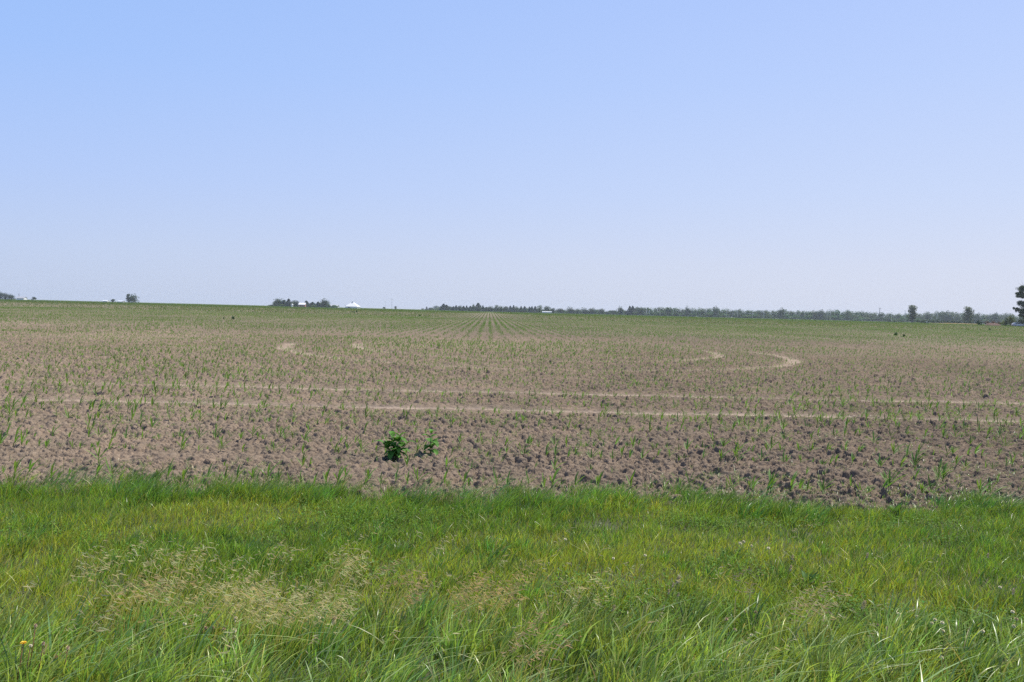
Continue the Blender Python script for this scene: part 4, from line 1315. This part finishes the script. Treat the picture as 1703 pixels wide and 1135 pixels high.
# ------------------------------------------------------------------ utility poles
M_pole = plain('weathered_pole', (.62, .58, .52), .85, .15, 3)
M_dpole = plain('dark_pole', (.16, .13, .11), .85, .15, 3)
M_ins = plain('insulator', (.5, .5, .48), .4, .05, 3)
def pole(px, ytop, label, mat=None, H=10.5, arm=False, rad=.22):
    mat = mat or M_pole
    hp = horizon(px) - ytop
    Y = min(FPX * (H - .85) / hp, 1020)
    x, y, z = far(px, Y)
    H = hp / FPX * Y + EYE - z
    root = empty('utility_pole', (x, y, z - .2))
    link('pole', MB().tube([(0, 0, 0), (0, 0, H * .5), (0, 0, H + .2)], [rad * 1.2, rad, rad * .8], 8).mesh('pole', mat, True), root)
    link('crossarm', MB().box((0, 0, H - .4), (2.4, .14, .16)).mesh('crossarm', mat), root, None, .4)
    m = MB()
    for dx in (-1.1, 0, 1.1): m.tube([(dx, 0, H - .3 if dx else H + .2), (dx, 0, H if dx else H + .45)], .06, 6)
    link('insulator', m.mesh('insulator', M_ins), root, None, .4)
    tag(root, label, 'utility pole', 'utility poles along the horizon')
pole(31.5, 488.5, 'thin dark utility pole above the grey roof at the far left', M_dpole)
pole(218.5, 494.5, 'pale pole in front of the lone round tree on the left horizon')
pole(475.5, 501, 'pale pole between the trees at the left end of the farmstead')
pole(640.5, 501.5, 'faint thin pole above the small hazy tree pair', M_pole, rad=.12)
pole(651.5, 497, 'taller faint thin pole right of the small hazy tree pair', M_pole, rad=.12)
for px, yt, lab in ((1064, 513.5, 'first pale pole right of the dark conifers at the wood\'s left end'), (1075, 516, 'second pale pole right of the dark conifers, before the long wood'),
                    (1080, 516, 'third pale pole right of the dark conifers, close to the second'), (1097.5, 519, 'short white pole under the left part of the long wood'),
                    (1119.5, 514, 'pale pole in front of the dark round tree in the left of the wood'), (1174.5, 514, 'pale pole left of the pointed leafy tree in the wood'),
                    (1208.5, 516, 'pale pole right of the pointed leafy tree in the wood'), (1226.5, 518, 'faintest short pole in the middle of the long wood'),
                    (1251.5, 516, 'pale pole, left one of a pair before the tall cut off tree'), (1269.8, 516.3, 'pale pole, right one of a pair before the tall cut off tree'),
                    (1305, 516.5, 'pale pole directly at the cut off right side of the tall tree'), (1375.3, 515, 'taller pole of a close pair with a small crossarm'),
                    (1380.5, 517, 'shorter pole of a close pair, on the right'), (1482.5, 519, 'faint pale pole between the tall crossarm pole and the slender tree'),
                    (1504.8, 516, 'darker pole just left of the slender tree'), (1512.3, 519, 'pale pole in front of the slender tree'),
                    (1557.8, 517, 'pale pole between the two slender trees'), (1585.5, 526, 'short faint pole between the two slender trees')):
    pole(px, yt, lab)
pole(1462.5, 511.8, 'tallest dark utility pole with a clear crossarm above the wood', M_dpole, H=12, rad=.24)
pole(1618.7, 514.5, 'dark pole right of the second slender tree', M_dpole)
# white marker post
x, y, z = far(1541.5, 430)
tag(link('marker_post', MB().tube([(0, 0, -.2), (0, 0, 1.0), (0, 0, 1.25)], [.14, .14, .09], 8).mesh('marker_post', plain('white_paint', (.8, .8, .78), .5, .03, 3), True), None, (x, y, z)),
    'short white post at the field edge left of the dry grass strip', 'post')

# ------------------------------------------------------------------ farm buildings
M_wall_w = plain('white_siding', (.78, .78, .76), .6, .03, 1)
M_roof_w = plain('white_metal_roof', (.82, .82, .82), .35, .03, 1)
M_roof_g = plain('grey_metal_roof', (.42, .42, .44), .5, .06, 1)
M_brick = plain('brick_wall', (.36, .17, .11), .85, .12, 4)
M_dark = plain('dark_opening', (.03, .03, .035), .5, .05, 2)
M_glass = plain('window_glass', (.05, .06, .07), .08, .05, 2)
def building(name, px, Y, w, dp, eave, ridge, wall, roof, label, rz=0.0, gable_front=False, door=True, vent=False, zoff=0.0):
    x, y, z = far(px, Y)
    root = empty(name, (x, y, z - .1 + zoff), rz)
    tag(root, label, 'barn' if 'barn' in name else ('house' if 'house' in name else 'shed'))
    e, hw, hd = .35, w / 2, dp / 2
    wl = MB()
    if gable_front:   # ridge runs away from the viewer
        wl.prism([(-hw, 0), (hw, 0), (hw, eave), (0, ridge), (-hw, eave)], -hd, hd)
        rf = MB(); s = (ridge - eave) / hw
        rf.prism([(-hw - e, eave - e * s + .05), (0, ridge + .05), (hw + e, eave - e * s + .05), (hw + e, eave - e * s + .25), (0, ridge + .27), (-hw - e, eave - e * s + .25)], -hd - e, hd + e)
        link('wall', wl.mesh('wall', wall), root); link('roof', rf.mesh('roof', roof), root)
    else:
        wl.prism([(-hd, 0), (hd, 0), (hd, eave), (0, ridge), (-hd, eave)], -hw, hw)
        rf = MB(); s = (ridge - eave) / hd
        rf.prism([(-hd - e, eave - e * s + .05), (0, ridge + .05), (hd + e, eave - e * s + .05), (hd + e, eave - e * s + .25), (0, ridge + .27), (-hd - e, eave - e * s + .25)], -hw - e, hw + e)
        link('wall', wl.mesh('wall', wall), root, None, R(90)); link('roof', rf.mesh('roof', roof), root, None, R(90))
    if door:
        link('door', MB().box((-w * .18, -hd - .02, eave * .38), (w * .16, .06, eave * .76)).mesh('door', M_dark), root)
        for k in (.12, .32):
            f = link('window', MB().box((w * k, -hd - .02, eave * .55), (w * .09, .05, eave * .32)).mesh('window', M_wall_w), root)
            link('pane', MB().box((w * k, -hd - .05, eave * .55), (w * .07, .04, eave * .26)).mesh('pane', M_glass), f)
    if vent:
        link('vent', MB().box((0, -hd - .04, ridge - .95), (.9, .08, .9)).mesh('vent', M_dark), root)
        link('cupola', MB().box((0, 0, ridge + .35), (.9, .9, .9)).prism([(-.65, ridge + .8), (.65, ridge + .8), (0, ridge + 1.25)], -.65, .65).mesh('cupola', M_roof_w), root)
    return root
def hip_barn():
    x, y, z = far(586.5, 880)
    root = empty('white_barn', (x, y, z - .1), R(-6)); tag(root, 'large white barn with a broad pale hipped roof right of the farmstead trees', 'barn')
    w, e, rg_ = 6.4, 1.9, 6.5
    link('wall', MB().box((0, 0, e / 2), (w * 2, w * 2, e)).mesh('wall', M_wall_w), root)
    ov = w + .5
    V = [(-ov, -ov, e - .1), (ov, -ov, e - .1), (ov, ov, e - .1), (-ov, ov, e - .1), (-.8, -.2, rg_), (.8, -.2, rg_), (.8, .8, rg_), (-.8, .8, rg_)]
    link('roof', mesh_py('roof', V, [(3, 2, 1, 0), (4, 5, 6, 7), (0, 1, 5, 4), (1, 2, 6, 5), (2, 3, 7, 6), (3, 0, 4, 7)], M_roof_w), root)
    cp = link('cupola', MB().box((0, .3, rg_ + .25), (1.3, .9, .5)).prism([(-.9, rg_ + .5), (.9, rg_ + .5), (0, rg_ + .85)], -.4, 1.0).mesh('cupola', M_roof_w), root)
    link('vent', MB().box((-.3, -1.35, rg_ - .55), (1.0, .5, .5)).mesh('vent', M_dark), root)
    link('door', MB().box((-2.0, -w - .03, .62), (2.2, .06, 1.24)).mesh('door', M_dark), root)
hip_barn()
building('brick_house', 502.8, 880, 6.6, 7, 2.5, 4.3, M_brick, M_roof_w, 'small brick house with a white roof among the dark farmstead trees', R(4))
building('grey_shed', 555.5, 930, 9.5, 10, 1.7, 3.3, M_roof_g, M_roof_g, 'low grey roofed shed between the farmstead trees and the white barn', 0, False, False)
building('small_white_shed', 485.6, 880, 1.6, 2.5, 2.2, 2.9, M_wall_w, M_wall_w, 'tiny white shed glimpsed between the conifer and the round tree', 0, True, False)
building('grey_house', 36.5, 900, 7.5, 7, 1.9, 3.3, M_wall_w, M_roof_g, 'low grey roofed house on the far left horizon left of a lone bush', 0, False, False)
building('white_shed', 176, 900, 5.0, 5, 1.1, 1.7, M_wall_w, M_roof_w, 'tiny white shed left of the flat topped bush on the left horizon', 0, False, False)
building('white_shed', 201.5, 900, 5.5, 6, 1.0, 1.6, M_wall_w, M_roof_w, 'tiny white shed between the flat topped bush and the round tree', 0, False, False)
building('long_white_shed', 909.5, 940, 10.2, 6, 1.3, 1.75, M_wall_w, M_roof_w, 'long low white shed in front of the right end of the conifer row', 0, False, False)

# ------------------------------------------------------------------ silver car by the farmyard
def car():
    x, y, z = far(1693, 309)
    root = empty('parked_car', (x, y, z - .02), R(6))
    tag(root, 'silver car parked under the open-branched tree at the right edge', 'car')
    paint = plain('silver_paint', (.55, .55, .54), .4, .02, 2, metal=.2)
    prof = [(-2.2, .32), (-2.27, .60), (-2.2, .88), (-1.95, .98), (-1.35, 1.02), (-.95, 1.0), (.95, 1.0), (1.35, .93), (1.95, .80), (2.2, .66), (2.24, .4), (2.1, .28)]
    V, F = [], []
    ws = [(-.88, .93), (-.78, 1.0), (.78, 1.0), (.88, .93)]
    for yy, s in ws:
        for (px, pz) in prof: V.append((px * (1 if s == 1 else .985), yy, .3 + (pz - .3) * s))
    n = len(prof)
    for k in range(3):
        for i in range(n):
            j = (i + 1) % n
            F.append((k * n + i, k * n + j, (k + 1) * n + j, (k + 1) * n + i))
    F.append(tuple(range(n))[::-1]); F.append(tuple(3 * n + i for i in range(n)))
    link('body', mesh_py('body', V, F, paint), root)
    cab = [(-2.0, .97), (-1.55, 1.40), (-1.1, 1.47), (.15, 1.46), (.55, 1.36), (1.2, .96)]
    V, F = [], []
    for yy, s in ((-.80, .0), (-.66, 1), (.66, 1), (.80, .0)):
        for (px, pz) in cab: V.append((px, yy if pz < 1 or s else yy * .86, pz if s else (pz if pz < 1 else .97 + (pz - .97) * .92)))
    n = len(cab)
    for k in range(3):
        for i in range(n - 1):
            F.append((k * n + i, k * n + i + 1, (k + 1) * n + i + 1, (k + 1) * n + i))
    F.append(tuple(range(n))[::-1]); F.append(tuple(3 * n + i for i in range(n)))
    link('cabin', mesh_py('cabin', V, F, paint), root)
    for sy in (-1, 1):
        m = MB(); yo = .83 * sy
        for pr in ([(-1.75, 1.02), (-1.42, 1.34), (-.75, 1.38), (-.75, 1.02)], [(-.66, 1.02), (-.66, 1.38), (.1, 1.37), (.1, 1.02)], [(.18, 1.02), (.18, 1.36), (.5, 1.28), (.98, 1.02)]):
            m.prism(pr, yo - .05, yo + .01)
        link('side_window', m.mesh('side_window', M_glass), root)
    tyre, rim = plain('tyre_rubber', (.03, .03, .03), .8, .05, 5), plain('wheel_rim', (.5, .5, .52), .3, .04, 5, metal=.6)
    for wx_ in (-1.38, 1.38):
        for sy in (-1, 1):
            w = link('wheel', MB().tube([(0, -.1, 0), (0, .1, 0)], .33, 20).mesh('wheel', tyre, False), root, (wx_, .80 * sy, .33))
            link('rim', MB().tube([(0, -.115, 0), (0, .115, 0)], .2, 14).mesh('rim', rim), w)
    for sy in (-1, 1):
        link('headlight', MB().box((2.2, .62 * sy, .68), (.08, .36, .14)).mesh('headlight', plain('lamp_glass', (.75, .75, .75), .1, .02, 3)), root)
        link('taillight', MB().box((-2.25, .66 * sy, .78), (.06, .28, .22)).mesh('taillight', plain('tail_lamp', (.4, .02, .02), .2, .02, 3)), root)
car()

# ------------------------------------------------------------------ the air
hm = bpy.data.materials.new('air_haze'); hm.use_nodes = True
nt = hm.node_tree; nt.nodes.clear()
mo = nt.nodes.new('ShaderNodeOutputMaterial'); pv = nt.nodes.new('ShaderNodeVolumePrincipled')
pv.inputs['Color'].default_value = (.80, .90, 1, 1)
pv.inputs['Density'].default_value = .00015
pv.inputs['Anisotropy'].default_value = .2
nt.links.new(pv.outputs[0], mo.inputs['Volume'])
b = MB().box((0, 0, 0), (5000, 5000, 25.5))
o = link('haze', b.mesh('haze', hm), None, (0, 0, 11.5))
tag(o, 'thin pale summer haze in the air over the fields', 'haze', kind='stuff')
